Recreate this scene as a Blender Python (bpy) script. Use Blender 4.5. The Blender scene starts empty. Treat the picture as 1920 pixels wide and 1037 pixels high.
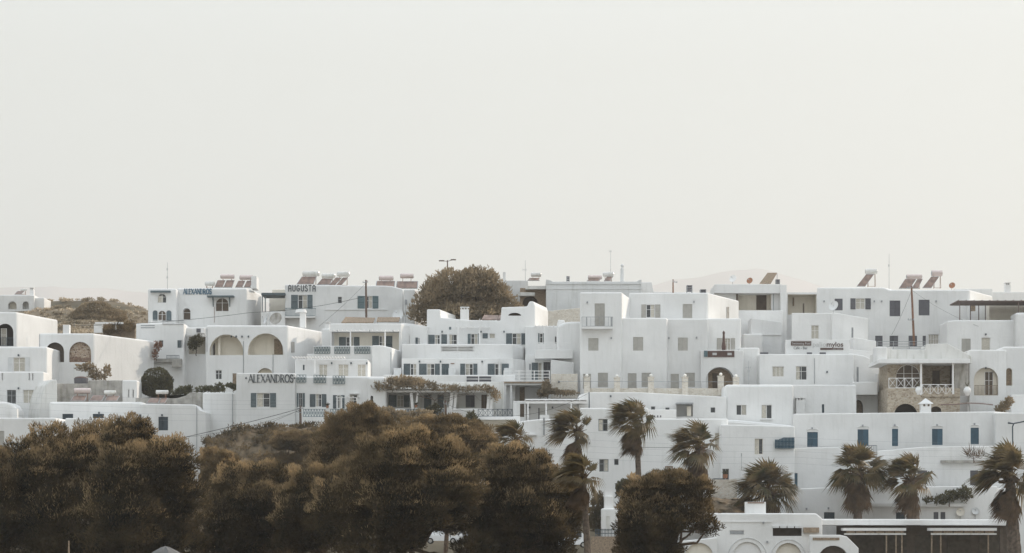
SKY_LOW = (.685, .70, .66, 1); SKY_HIGH = (1.19, 1.32, 1.46, 1); SUN_E = 3.2; HAZE_D = 1.6e-4; HAZE_C = (.985, .98, .95, 1); EXPO = 0.36
import bpy, bmesh, math, random
import numpy as np
from mathutils import Vector, Matrix, noise
from mathutils.geometry import tessellate_polygon
random.seed(7)
SC = bpy.context.scene
COL = SC.collection
F = 3900.0; HZ = 1000.0; ZC = 4.0          # focal length in photo pixels, eye-level row, eye height
CAM = Vector((0, 0, ZC))

def P(px, py, D):
    return Vector(((px - 960) / F * D, D, ZC + (HZ - py) / F * D))
def depth(gy):                               # distance of a wall whose foot shows at photo row gy
    return 258 + (1000 - gy) * 0.2

# ------------------------------------------------------------------ materials
MATS = {}
def mat(name, col, rough=.85, var=.06, scale=3.0, bump=0, bscale=8, metal=0, spec=.3, objvar=0, stain=0, trans=0, tint=None):
    m = bpy.data.materials.new(name); m.use_nodes = True
    nt = m.node_tree; N = nt.nodes; L = nt.links
    bs = N['Principled BSDF']
    bs.inputs['Roughness'].default_value = rough
    bs.inputs['Metallic'].default_value = metal
    bs.inputs['Specular IOR Level'].default_value = spec
    tc = N.new('ShaderNodeTexCoord')
    nz = N.new('ShaderNodeTexNoise'); nz.inputs['Scale'].default_value = scale; nz.inputs['Detail'].default_value = 5
    L.new(tc.outputs['Object'], nz.inputs['Vector'])
    rp = N.new('ShaderNodeValToRGB')
    c = Vector(col[:3])
    t = Vector(tint) if tint else c * (1 - 2 * var)
    rp.color_ramp.elements[0].position = .3; rp.color_ramp.elements[1].position = .7
    rp.color_ramp.elements[0].color = (*t, 1); rp.color_ramp.elements[1].color = (*(c * (1 + var)), 1)
    L.new(nz.outputs['Fac'], rp.inputs['Fac'])
    out = rp.outputs['Color']
    if stain:                                 # vertical weather streaks, soft and broken
        mp = N.new('ShaderNodeMapping'); mp.inputs['Scale'].default_value = (1.3, 1.3, .16)
        L.new(tc.outputs['Object'], mp.inputs['Vector'])
        n2 = N.new('ShaderNodeTexNoise'); n2.inputs['Scale'].default_value = 1.6; n2.inputs['Detail'].default_value = 6
        L.new(mp.outputs['Vector'], n2.inputs['Vector'])
        r2 = N.new('ShaderNodeValToRGB'); r2.color_ramp.elements[0].position = .52; r2.color_ramp.elements[1].position = .75
        r2.color_ramp.elements[0].color = (1, 1, 1, 1)
        r2.color_ramp.elements[1].color = (1 - stain, 1 - stain, 1 - stain * 1.15, 1)
        L.new(n2.outputs['Fac'], r2.inputs['Fac'])
        mx = N.new('ShaderNodeMix'); mx.data_type = 'RGBA'; mx.blend_type = 'MULTIPLY'; mx.inputs[0].default_value = 1
        L.new(out, mx.inputs[6]); L.new(r2.outputs['Color'], mx.inputs[7]); out = mx.outputs[2]
    if objvar:
        oi = N.new('ShaderNodeObjectInfo')
        mr = N.new('ShaderNodeMapRange'); mr.inputs[3].default_value = 1 - objvar; mr.inputs[4].default_value = 1.0
        L.new(oi.outputs['Random'], mr.inputs[0])
        hs = N.new('ShaderNodeHueSaturation'); L.new(mr.outputs[0], hs.inputs['Value']); L.new(out, hs.inputs['Color']); out = hs.outputs['Color']
    L.new(out, bs.inputs['Base Color'])
    if bump:
        nb = N.new('ShaderNodeTexNoise'); nb.inputs['Scale'].default_value = bscale; nb.inputs['Detail'].default_value = 4
        L.new(tc.outputs['Object'], nb.inputs['Vector'])
        b = N.new('ShaderNodeBump'); b.inputs['Strength'].default_value = bump; b.inputs['Distance'].default_value = .08
        L.new(nb.outputs['Fac'], b.inputs['Height']); L.new(b.outputs['Normal'], bs.inputs['Normal'])
    if trans:
        tr = N.new('ShaderNodeBsdfTranslucent'); L.new(out, tr.inputs['Color'])
        ms = N.new('ShaderNodeMixShader'); ms.inputs[0].default_value = trans
        L.new(bs.outputs[0], ms.inputs[1]); L.new(tr.outputs[0], ms.inputs[2])
        L.new(ms.outputs[0], N['Material Output'].inputs['Surface'])
    MATS[name] = m
    return m

def stone_mat(name, c1, c2, mortar, scale=2.6):
    m = bpy.data.materials.new(name); m.use_nodes = True
    nt = m.node_tree; N = nt.nodes; L = nt.links; bs = N['Principled BSDF']; bs.inputs['Roughness'].default_value = .95
    tc = N.new('ShaderNodeTexCoord')
    mp = N.new('ShaderNodeMapping'); mp.inputs['Scale'].default_value = (1, 1, 1.7); L.new(tc.outputs['Object'], mp.inputs['Vector'])
    v = N.new('ShaderNodeTexVoronoi'); v.inputs['Scale'].default_value = scale; L.new(mp.outputs['Vector'], v.inputs['Vector'])
    v2 = N.new('ShaderNodeTexVoronoi'); v2.feature = 'DISTANCE_TO_EDGE'; v2.inputs['Scale'].default_value = scale; L.new(mp.outputs['Vector'], v2.inputs['Vector'])
    r = N.new('ShaderNodeValToRGB'); r.color_ramp.elements[0].color = (*c1, 1); r.color_ramp.elements[1].color = (*c2, 1)
    sx = N.new('ShaderNodeSeparateColor'); L.new(v.outputs['Color'], sx.inputs[0]); L.new(sx.outputs[0], r.inputs['Fac'])
    gt = N.new('ShaderNodeMath'); gt.operation = 'LESS_THAN'; gt.inputs[1].default_value = .05; L.new(v2.outputs['Distance'], gt.inputs[0])
    mx = N.new('ShaderNodeMix'); mx.data_type = 'RGBA'; L.new(gt.outputs[0], mx.inputs[0]); L.new(r.outputs['Color'], mx.inputs[6]); mx.inputs[7].default_value = (*mortar, 1)
    L.new(mx.outputs[2], bs.inputs['Base Color'])
    b = N.new('ShaderNodeBump'); b.inputs['Strength'].default_value = .6; b.inputs['Distance'].default_value = .06
    L.new(v2.outputs['Distance'], b.inputs['Height']); L.new(b.outputs['Normal'], bs.inputs['Normal'])
    MATS[name] = m

mat('plaster', (.785, .78, .765), .9, .045, .22, bump=.3, bscale=2.2, objvar=.10, stain=.07)
mat('plaster_old', (.70, .69, .66), .9, .05, .5, bump=.4, bscale=2.5, objvar=.08, stain=.25)
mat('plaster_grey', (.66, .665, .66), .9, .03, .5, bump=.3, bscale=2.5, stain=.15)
mat('cream', (.75, .70, .61), .9, .03, .6, bump=.2, bscale=3, stain=.1)
mat('concrete', (.40, .38, .35), .95, .14, 1.2, bump=.4, bscale=4, stain=.35)
mat('shut_grey', (.115, .150, .165), .6, .08, 2, objvar=.3)
mat('shut_blue', (.045, .105, .150), .55, .08, 2, objvar=.35)
mat('shut_dark', (.125, .125, .140), .6, .05, 2, objvar=.3)
mat('shut_tan', (.46, .44, .40), .7, .05, 2, objvar=.15)
mat('shut_ink', (.045, .065, .08), .6, .08, 2, objvar=.3)
mat('teal_metal', (.10, .155, .17), .5, .06, 3)
mat('ink_metal', (.055, .075, .09), .5, .06, 3)
mat('grey_metal', (.33, .34, .35), .5, .08, 3)
mat('white_paint', (.80, .79, .775), .7, .03, 2)
mat('steel', (.52, .51, .50), .35, .06, 3, metal=.7)
mat('glass', (.045, .05, .055), .12, .1, 2, spec=.5)
mat('curtain', (.62, .58, .50), .9, .12, 5, objvar=.3)
mat('wood', (.22, .13, .085), .8, .12, 4)
mat('pole_wood', (.145, .10, .08), .85, .15, 6)
mat('cane', (.30, .23, .165), .95, .2, 5)
mat('tank_steel', (.56, .47, .44), .4, .06, 3, metal=.4)
mat('collector', (.25, .17, .135), .35, .25, 1.2, spec=.4)
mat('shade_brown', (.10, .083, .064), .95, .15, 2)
mat('rust', (.24, .13, .085), .8, .2, 4)  # on the heater stands: reddish sunlit glow put into colour, not rust
mat('brown_sign', (.105, .065, .055), .7, .08, 3)
mat('letter_blue', (.12, .19, .25), .7, .05, 3)
mat('letter_dark', (.085, .095, .105), .7, .05, 3)
mat('letter_brown', (.12, .085, .075), .7, .05, 3)
mat('letter_pale', (.50, .50, .49), .7, .03, 3)
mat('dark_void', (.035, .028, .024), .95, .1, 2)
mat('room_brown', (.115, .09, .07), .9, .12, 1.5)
mat('terracotta', (.35, .17, .10), .8, .1, 4)
mat('canvas', (.13, .125, .12), .9, .08, 3)
mat('lamp_globe', (.85, .83, .78), .3, .02, 2)
mat('car_white', (.72, .73, .74), .3, .02, 2, spec=.5)
mat('rubber', (.02, .02, .02), .9, .05, 5)
mat('tam_leaf', (.115, .083, .042), .9, .25, .45, trans=.5, tint=(.014, .013, .008))
mat('tam_lit_gold', (.37, .262, .14), .9, .2, .5, trans=.55, tint=(.075, .058, .032))  # sunlit crown tops put into leaf colour; also plain yellow vine leaves
mat('tam_gold', (.21, .150, .078), .9, .25, .45, trans=.5, tint=(.026, .022, .012))
mat('tam_dark', (.12, .085, .042), .9, .3, .5, trans=.25, tint=(.05, .044, .022))
mat('olive_leaf', (.33, .255, .165), .9, .25, .35, trans=.5, tint=(.15, .122, .08))
mat('bush_leaf', (.10, .09, .048), .9, .3, 1.5, trans=.25, tint=(.042, .040, .022))
mat('shrub_leaf', (.12, .115, .07), .9, .3, 1.5, trans=.3, tint=(.06, .06, .03))
mat('palm_leaf', (.19, .132, .066), .45, .25, .55, trans=.5, tint=(.044, .048, .02))
mat('pergola_brown', (.165, .125, .11), .8, .1, 4)
mat('palm_dry', (.15, .098, .06), .9, .25, .9, trans=.3, tint=(.05, .035, .021))
mat('bark', (.12, .085, .06), .95, .25, 4, bump=.6, bscale=8)
mat('palm_bark', (.13, .10, .077), .95, .3, 3, bump=.7, bscale=9)
mat('scrub', (.52, .43, .32), .95, .3, .2, tint=(.22, .18, .125))
mat('earth', (.165, .13, .09), .95, .25, .15, bump=.5, bscale=1.2, tint=(.085, .072, .046))
mat('rock', (.185, .135, .085), .95, .3, .9, bump=1, bscale=2.5, tint=(.05, .040, .026))
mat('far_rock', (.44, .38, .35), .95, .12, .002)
stone_mat('stone', (.24, .185, .13), (.46, .39, .30), (.42, .375, .31))
stone_mat('stone_pale', (.52, .46, .38), (.66, .61, .53), (.64, .62, .57), 3.0)
stone_mat('stone_arch', (.16, .10, .07), (.40, .30, .22), (.52, .46, .38), 2.2)

# ------------------------------------------------------------------ mesh builder
class MB:
    def __init__(s): s.v = []; s.f = []; s.m = []
    def add(s, vs, fs, mi=0):
        o = len(s.v); s.v += [tuple(v) for v in vs]
        for f in fs: s.f.append(tuple(i + o for i in f)); s.m.append(mi)
    def hexa(s, p, mi=0):                    # 8 points: bottom ring then top ring
        s.add(p, [(3, 2, 1, 0), (4, 5, 6, 7), (0, 1, 5, 4), (1, 2, 6, 5), (2, 3, 7, 6), (3, 0, 4, 7)], mi)
    def box(s, c, hx, hy, hz, mi=0, rz=0):
        cs, sn = math.cos(rz), math.sin(rz); pts = []
        for z in (-hz, hz):
            for x, y in ((-hx, -hy), (hx, -hy), (hx, hy), (-hx, hy)):
                pts.append((c[0] + x * cs - y * sn, c[1] + x * sn + y * cs, c[2] + z))
        s.hexa(pts, mi)
    def tube(s, p, q, r0, r1=None, n=6, mi=0, cap=True):
        p = Vector(p); q = Vector(q); r1 = r0 if r1 is None else r1
        d = (q - p)
        if d.length < 1e-6: return
        d.normalize(); a = d.orthogonal().normalized(); b = d.cross(a)
        vs = []
        for c, r in ((p, r0), (q, r1)):
            for i in range(n):
                t = 2 * math.pi * i / n; vs.append(c + a * (r * math.cos(t)) + b * (r * math.sin(t)))
        fs = [(i, (i + 1) % n, n + (i + 1) % n, n + i) for i in range(n)]
        if cap: fs += [tuple(range(n - 1, -1, -1)), tuple(range(n, 2 * n))]
        s.add(vs, fs, mi)
    def path(s, pts, r, n=5, mi=0):
        for a, b in zip(pts, pts[1:]): s.tube(a, b, r, None, n, mi)
    def ball(s, c, rx, ry, rz, nu=10, nv=6, mi=0, lo=-math.pi / 2):
        vs = []; fs = []
        for j in range(nv + 1):
            t = lo + (math.pi / 2 - lo) * j / nv
            for i in range(nu):
                a = 2 * math.pi * i / nu
                vs.append((c[0] + rx * math.cos(t) * math.cos(a), c[1] + ry * math.cos(t) * math.sin(a), c[2] + rz * math.sin(t)))
        for j in range(nv):
            for i in range(nu):
                fs.append((j * nu + i, j * nu + (i + 1) % nu, (j + 1) * nu + (i + 1) % nu, (j + 1) * nu + i))
        s.add(vs, fs, mi)
    def obj(s, name, mats, parent=None, root=None, smooth=False):
        me = bpy.data.meshes.new(name)
        loc = root.location if root else Vector((0, 0, 0))
        me.from_pydata([(v[0] - loc[0], v[1] - loc[1], v[2] - loc[2]) for v in s.v], [], s.f)
        mats = [mats] if isinstance(mats, str) else mats
        for m in mats: me.materials.append(MATS[m])
        if len(mats) > 1: me.polygons.foreach_set('material_index', s.m)
        if smooth: me.polygons.foreach_set('use_smooth', [True] * len(me.polygons))
        me.update()
        o = bpy.data.objects.new(name, me); COL.objects.link(o)
        if parent: o.parent = parent
        return o

def tag(o, label=None, cat=None, group=None, kind=None):
    if label: o['label'] = label
    if cat: o['category'] = cat
    if group: o['group'] = group
    if kind: o['kind'] = kind
    return o
def thing(name, loc, label, cat, group=None):
    o = bpy.data.objects.new(name, None); o.empty_display_size = .5
    o.location = loc; COL.objects.link(o)
    return tag(o, label, cat, group)

# ------------------------------------------------------------------ houses
def arch_pts(u0, w0, u1, w1, n=9, frac=1.0):
    """outline of an arched opening, counter-clockwise from lower left; frac scales the rise of the arch"""
    r = (u1 - u0) / 2; rise = min(r * frac, (w1 - w0)); c = (u0 + u1) / 2
    pts = [(u0, w0), (u1, w0)]
    for i in range(n + 1):
        t = math.pi * i / n
        pts.append((c + r * math.cos(t), w1 - rise + rise * math.sin(t)))
    return pts

class House:
    def __init__(s, name, label, cat, gy, px, group=None):
        s.root = thing(name, P(px, gy, depth(gy)), label, cat, group)
        s.blocks = []
    def block(s, *a, **k):
        b = Block(s, *a, **k); s.blocks.append(b); return b
    def done(s):
        for b in s.blocks: b.build()

class Block:
    def __init__(s, H, x0, x1, top, gy, side=None, S=7.5, D=None, mat='plaster', bot=None, rnd=.22, poly=None, a=0, name='wall', ext=60):
        s.H = H; s.root = H.root; s.mat = mat; s.rnd = rnd; s.name = name
        D = D or depth(gy); s.D = D; ar = math.radians(a)
        s.u = Vector((math.cos(ar), -math.sin(ar), 0)); s.n = Vector((math.sin(ar), math.cos(ar), 0))
        s.O = P(x1 if a >= 0 else x0, gy, D)
        s.O.z = 0
        s.u0 = s.uw(x0, top)[0]; s.u1 = s.uw(x1, top)[0]
        s.w1 = s.uw((x0 + x1) / 2, top)[1]
        s.w0 = s.uw((x0 + x1) / 2, bot if bot else gy + ext)[1]
        s.S = S
        if side is None: s.v = s.n.copy()
        else:                                   # shear the plan so that the end wall reaches photo column `side`
            px = x1 if side > x1 else x0
            p = s.pt(s.uw(px, top)[0], 0, 0); X = (side - 960) / F
            # p + v*t with v=(sx,1): (p.x+sx*S)/(p.y+S)=X
            s.v = Vector(((X * (p.y + S) - p.x) / S, 1, 0))
        s.poly = None
        if poly: s.poly = [s.uw(*q) for q in poly]
        s.holes = []
    def uw(s, px, py, k=0):
        d = Vector(((px - 960) / F, 1, (HZ - py) / F)); O = s.O + s.n * k
        t = ((O - CAM).dot(s.n)) / d.dot(s.n); p = CAM + d * t
        return ((p - s.O).dot(s.u), p.z)
    def pt(s, u, k, w): return s.O + s.u * u + s.n * k + Vector((0, 0, w))
    # -------- openings
    def _hole(s, pts, rec, mi=0): s.holes.append((pts, rec, mi))
    def hole(s, x0, y0, x1, y1, rec=.2, arch=0, mi=0):
        u0, w1 = s.uw(x0, y0); u1, w0 = s.uw(x1, y1)
        lo = s.u0 + s.rnd + .03; hi = s.u1 - s.rnd - .03
        u0 = max(u0, lo); u1 = min(u1, hi)
        pts = arch_pts(u0, w0, u1, w1, 11, arch) if arch else [(u0, w0), (u1, w0), (u1, w1), (u0, w1)]
        s._hole(pts, rec, mi); return u0, w0, u1, w1
    def kbox(s, mb, u0, w0, u1, w1, k0, k1, mi=0):
        mb.hexa([s.pt(u0, k0, w0), s.pt(u1, k0, w0), s.pt(u1, k1, w0), s.pt(u0, k1, w0),
                 s.pt(u0, k0, w1), s.pt(u1, k0, w1), s.pt(u1, k1, w1), s.pt(u0, k1, w1)], mi)
    def slab(s, mb, pts, k0, k1, mi=0):       # extruded outline
        n = len(pts); vs = [s.pt(u, k0, w) for u, w in pts] + [s.pt(u, k1, w) for u, w in pts]
        s_f = [tuple(range(n)), tuple(range(2 * n - 1, n - 1, -1))] + [(i, n + i, n + (i + 1) % n, (i + 1) % n) for i in range(n)]
        mb.add(vs, s_f, mi)
    def part(s, mb, name, m, parent=None, smooth=False):
        return mb.obj(name, m, parent or s.root, s.root, smooth)
    def box(s, name, x0, y0, x1, y1, k0, k1, m, parent=None):
        """pixel box between offsets k0..k1 metres behind (+) or in front (-) of the facade"""
        a = s.uw(x0, y0, k0); b = s.uw(x1, y1, k0); mb = MB()
        s.kbox(mb, a[0], b[1], b[0], a[1], k0, k1); return s.part(mb, name, m, parent)
    def win(s, x0, y0, x1, y1, kind='half', sh=(), shc='shut_grey', arch=0, rec=.22, mull=1, frame='white_paint', k=0, door=False, bars=1):
        """framed opening; sh = photo columns of open leaves (xa, xb); k>0: already standing on a recessed wall"""
        if k == 0: u0, w0, u1, w1 = s.hole(x0, y0, x1, y1, rec, arch)
        else: (u0, w1), (u1, w0) = s.uw(x0, y0, k), s.uw(x1, y1, k); rec = k
        mb = MB(); t = .07; kf = rec - .09; kb = rec - .025
        if arch:
            r = (u1 - u0) / 2
            o = arch_pts(u0, w0, u1, w1, 11, arch); i_ = arch_pts(u0 + t, w0 + t, u1 - t, w1 - t, 11, arch)
            n = len(o)
            for j in range(n):
                j2 = (j + 1) % n
                vs = [s.pt(*(q[0], kk, q[1])) for kk in (kf, kb) for q in (o[j], o[j2], i_[j2], i_[j])]
                mb.hexa(vs)
            pane = i_
        else:
            s.kbox(mb, u0, w0, u0 + t, w1, kf, kb); s.kbox(mb, u1 - t, w0, u1, w1, kf, kb)
            s.kbox(mb, u0 + t, w0, u1 - t, w0 + t, kf, kb); s.kbox(mb, u0 + t, w1 - t, u1 - t, w1, kf, kb)
            pane = [(u0 + t, w0 + t), (u1 - t, w0 + t), (u1 - t, w1 - t), (u0 + t, w1 - t)]
        for i in range(mull):
            um = u0 + (u1 - u0) * (i + 1) / (mull + 1); s.kbox(mb, um - .035, w0 + t, um + .035, w1 - t - (0.1 * arch), kf + .005, kb)
        if bars:
            wm = w0 + (w1 - w0) * .62; s.kbox(mb, u0 + t, wm - .025, u1 - t, wm + .025, kf + .01, kb)
        fo = s.part(mb, 'door' if door else 'window', frame)
        mp = MB(); s.slab(mp, pane, rec - .03, rec - .006)
        s.part(mp, 'pane', 'curtain' if kind == 'curtain' else 'room_brown' if kind == 'brown' else 'glass', fo)
        if kind == 'half':
            mc = MB(); fr = random.choice((.35, .5, .62, .45)); fl = random.random() < .5
            a = u0 + t + .02; b = u1 - t - .02; c = a + (b - a) * fr
            if fl: a = b - (b - a) * fr; c = b
            s.kbox(mc, a, w0 + t + .02, c, (w1 - t - .02) if not arch else w0 + (w1 - w0) * .75, rec - .045, rec - .031)
            s.part(mc, 'curtain', 'curtain', fo)
        for xa, xb in sh:
            (a, _), (b, _) = s.uw(xa, y0, k), s.uw(xb, y0, k); ms = MB()
            ks = (k - .06, k - .012) if k else (-.065, -.012)
            s.shutter(ms, a, w0, b, w1, ks, arch)
            s.part(ms, 'shutter', shc, fo)
        return fo
    def shutter(s, ms, a, w0, b, w1, ks, arch=0):
        if arch:
            s.slab(ms, arch_pts(a, w0, b, w1, 7, arch * .9), ks[0], ks[1]); return
        t = .07                                  # leaf: stiles, rails and tilted slats
        s.kbox(ms, a, w0, a + t, w1, *ks); s.kbox(ms, b - t, w0, b, w1, *ks)
        wm = (w0 + w1) / 2
        for c in (w0, wm - t / 2, w1 - t): s.kbox(ms, a + t, c, b - t, c + t, ks[0] + .004, ks[1] - .003)
        n = max(4, int((w1 - w0) / .16))
        for i in range(n):
            z0 = w0 + t + (w1 - w0 - 2 * t) * i / n; z1 = w0 + t + (w1 - w0 - 2 * t) * (i + .92) / n
            ms.add([s.pt(a + t, ks[0] + .012, z0), s.pt(b - t, ks[0] + .012, z0), s.pt(b - t, ks[1] - .008, z1), s.pt(a + t, ks[1] - .008, z1)], [(0, 1, 2, 3)])
    def shut(s, x0, y0, x1, y1, c='shut_tan', arch=0, rec=.12, leaves=2, door=False, k=0):
        """a closed pair of slatted leaves filling the opening"""
        if k == 0: u0, w0, u1, w1 = s.hole(x0, y0, x1, y1, rec, arch)
        else: (u0, w1), (u1, w0) = s.uw(x0, y0, k), s.uw(x1, y1, k); rec = k
        um = (u0 + u1) / 2; fo = None
        if arch:
            ms = MB(); s.slab(ms, arch_pts(u0, w0, u1, w1, 9, arch), rec - .07, rec - .006); return s.part(ms, 'door' if door else 'shutter', c)
        edges = [u0 + .01, u1 - .01] if leaves == 1 else [u0 + .01, um - .008, um + .008, u1 - .01]
        for a, b in zip(edges[::2], edges[1::2]):
            ms = MB(); s.kbox(ms, a, w0 + .01, b, w1 - .01, rec - .03, rec - .006)
            s.shutter(ms, a, w0 + .01, b, w1 - .01, (rec - .085, rec - .031)); fo = s.part(ms, 'door' if door else 'shutter', c)
        return fo
    def void(s, x0, y0, x1, y1, rec=2.0, arch=0, mi=0, back=None):
        """deep opening (loggia, porch); back = material of its rear wall"""
        u0, w0, u1, w1 = s.hole(x0, y0, x1, y1, rec, arch, mi)
        if back:
            mb = MB(); s.kbox(mb, u0 + .02, w0 + .02, u1 - .02, (w1 - .02), rec - .05, rec - .004)
            if arch:
                mb = MB(); s.slab(mb, arch_pts(u0 + .02, w0 + .02, u1 - .02, w1 - .02, 11, arch), rec - .05, rec - .004)
            s.part(mb, 'porch_wall', back)
    def rail(s, x0, y0, x1, y1, k=0, kind='bars', c='teal_metal', t=.07, n=None, ret=False):
        """railing on the plane k metres in front of the facade"""
        (a, w1), (b, w0) = s.uw(x0, y0, -k), s.uw(x1, y1, -k); mb = MB(); h = t / 2
        k0, k1 = -k - h, -k + h
        s.kbox(mb, a, w1 - t, b, w1, k0, k1)
        if kind != 'horiz': s.kbox(mb, a, w0, b, w0 + t, k0, k1)
        L = b - a
        if kind == 'bars':
            n = n or max(3, int(L / .2))
            for i in range(n + 1):
                x = a + (L - .03) * i / n; s.kbox(mb, x, w0 + t, x + .045, w1 - t, k0 + .008, k1 - .008)
        elif kind == 'x':
            n = n or max(1, round(L / ((w1 - w0) * 1.05)))
            for i in range(n + 1):
                x = a + (L - t) * i / n; s.kbox(mb, x, w0 + t, x + t, w1 - t, k0 + .004, k1 - .004)
            for i in range(n):
                x = a + L * i / n; y = a + L * (i + 1) / n; m = (x + y) / 2
                for q in ((x, w0, y, w1), (x, w1, y, w0)): mb.tube(s.pt(q[0], -k, q[1]), s.pt(q[2], -k, q[3]), t * .42, n=4)
        elif kind == 'ornate':
            n = n or max(3, int(L / .38))
            for i in range(n + 1):
                x = a + (L - .03) * i / n; s.kbox(mb, x, w0 + t, x + .045, w1 - t, k0 + .008, k1 - .008)
            for i in range(n):                       # scrolls: crossed bars round a ring in each bay
                x0 = a + L * i / n; x1 = a + L * (i + 1) / n; c0 = (x0 + x1) / 2; wc = (w0 + w1) / 2
                mb.tube(s.pt(x0, -k, w0), s.pt(x1, -k, w1), .03, n=4); mb.tube(s.pt(x0, -k - .01, w1), s.pt(x1, -k - .01, w0), .03, n=4)
                rr = (x1 - x0) * .3; mb.path([s.pt(c0 + rr * math.cos(q), -k - .02, wc + rr * math.sin(q)) for q in [j * math.pi / 4 for j in range(9)]], .03, 4)
        elif kind == 'horiz':
            n = n or 3
            for i in range(1, n):
                z = w1 - t - (w1 - w0 - t) * i / (n - 1); s.kbox(mb, a, z, b, z + t, k0 + .003, k1 - .003)
            m = max(1, round(L / 2.2))
            for i in range(m + 1):
                x = a + (L - t * 1.4) * i / m; s.kbox(mb, x, w0, x + t * 1.4, w1 + .02, k0 - .01, k1 + .01)
        if ret and k > .1:
            for x in (a, b - t):
                s.kbox(mb, x, w1 - t - .003, x + t, w1 - .003, k1, -.02)
        return s.part(mb, 'railing', c)
    def pergola(s, x0, x1, y, k=2.0, n=None, c='white_paint', posts=(), base=None, th=.14, cover=None):
        """rafters running out k metres from the facade on a front beam and posts"""
        (a, w), (b, _) = s.uw(x0, y, -k), s.uw(x1, y, -k); mb = MB()
        s.kbox(mb, a, w - th, b, w, -k, -k + th)
        n = n or max(3, int((b - a) / .75))
        for i in range(n + 1):
            x = a + (b - a - .1) * i / n; s.kbox(mb, x, w + .004, x + .1, w + .13, -k - .3, 0.05)
        po = s.part(mb, 'pergola', c)
        for px in posts:
            x, z0 = s.uw(px, base, -k); mp = MB(); s.kbox(mp, x - .1, z0, x + .1, w - th, -k + .01, -k + .2); s.part(mp, 'post', c, po)
        if cover:
            mc = MB(); s.kbox(mc, a, w + .135, b, w + .2, -k - .2, 0); s.part(mc, 'cane_cover', cover, po)
        return po
    def balcony(s, x0, y0, x1, y1, out, m='plaster'):
        return s.box('balcony', x0, y0, x1, y1, -out, .02, m)
    def sidewin(s, x0, y0, x1, y1, m, name='window'):
        """shallow framed leaf on the right-hand end wall"""
        n2 = Vector((s.v.y, -s.v.x, 0)).normalized(); o2 = s.pt(s.u1, 0, 0); q = []
        for x, y in ((x0, y1), (x1, y1), (x1, y0), (x0, y0)):
            d = Vector(((x - 960) / F, 1, (HZ - y) / F)); q.append(CAM + d * ((o2 - CAM).dot(n2) / d.dot(n2)))
        mb = MB(); mb.hexa([q[0] - n2 * .02, q[1] - n2 * .02, q[1] + n2 * .05, q[0] + n2 * .05, q[3] - n2 * .02, q[2] - n2 * .02, q[2] + n2 * .05, q[3] + n2 * .05])
        return s.part(mb, name, m)
    def lamp(s, px, py, c='ink_metal'):
        u, w = s.uw(px, py); mb = MB(); s.kbox(mb, u - .1, w - .14, u + .1, w + .12, -.24, -.04); s.kbox(mb, u - .05, w - .04, u + .05, w + .04, -.04, .01)
        return s.part(mb, 'wall_lamp', c)
    def pipe(s, px, y0, y1, c='grey_metal', r=.045):
        (u, a), (_, b) = s.uw(px, y0), s.uw(px, y1); mb = MB(); mb.tube(s.pt(u, -.06, a), s.pt(u, -.06, b), r, n=6); return s.part(mb, 'drainpipe', c)
    def chimney(s, x0, y0, x1, y1, k=1.0, cap=True, m='plaster', flare=0):
        (a, w1), (b, w0) = s.uw(x0, y0, k), s.uw(x1, y1, k); d = min(.9, (b - a)); mb = MB(); f = flare
        s_ = (b - a) / 2; c = (a + b) / 2
        mb.hexa([s.pt(a - f, k, w0 - 1), s.pt(b + f, k, w0 - 1), s.pt(b + f, k + d, w0 - 1), s.pt(a - f, k + d, w0 - 1),
                 s.pt(a, k, w1), s.pt(b, k, w1), s.pt(b, k + d, w1), s.pt(a, k + d, w1)])
        o = s.part(mb, 'chimney', m)
        if cap:
            mc = MB()
            for i in (0, 1, 2):
                x = a + (b - a) * (i + .18) / 3; s.kbox(mc, x, w1 + .002, x + (b - a) / 7, w1 + .28, k + .05, k + d - .05)
            s.kbox(mc, a - .05, w1 + .28, b + .05, w1 + .4, k - .05, k + d + .05)
            s.part(mc, 'chimney_cap', m, o)
        return o
    def build(s):
        r = s.rnd
        if s.poly:
            top = s.poly
            base = [(top[0][0], s.w0), (top[-1][0], s.w0)] + list(reversed(top))
        else:
            base = [(s.u0, s.w0), (s.u1, s.w0), (s.u1, s.w1), (s.u0, s.w1)]
        def fillet(pts, rad):
            out = []; n = len(pts)
            for i, p in enumerate(pts):
                if p[1] <= s.w0 + 1e-6: out.append(p); continue
                a = Vector(pts[i - 1]); b = Vector(p); c = Vector(pts[(i + 1) % n])
                da = (a - b); dc = (c - b); q = min(rad, da.length * .45, dc.length * .45)
                da.normalize(); dc.normalize()
                p0 = b + dc * 0 + da * q; p1 = b + dc * q
                for t in (0, .33, .67, 1):
                    out.append(tuple((p0 * (1 - t) ** 2 + b * 2 * t * (1 - t) + p1 * t * t)))
            return out
        ring = fillet(base, max(r, .05))
        cu = sum(p[0] for p in ring) / len(ring)
        def inset(d):
            n = len(ring); out = []
            for i in range(n):
                a = Vector(ring[i - 1]); b = Vector(ring[i]); c = Vector(ring[(i + 1) % n])
                e0 = (b - a); e1 = (c - b)
                n0 = Vector((-e0.y, e0.x)).normalized() if e0.length > 1e-6 else Vector((0, 0)); n1 = Vector((-e1.y, e1.x)).normalized() if e1.length > 1e-6 else n0
                m = (n0 + n1); m = m.normalized() if m.length > 1e-6 else n0
                q = b + m * (d / max(.5, m.dot(n1)))
                if abs(b.y - s.w0) < 1e-6: q.y = s.w0
                out.append((q.x, q.y))
            return out
        rr = r * .8
        levels = [(0, rr), (rr * .3, rr * .3), (rr, 0), (s.S - rr, 0), (s.S - rr * .3, rr * .3), (s.S, rr)]
        mb = MB(); n = len(ring); first = None
        vs = []
        for d, ins in levels:
            for (u, w) in inset(ins):
                vs.append(s.O + s.u * u + Vector((0, 0, w)) + s.v * d)
        fs = []
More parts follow.
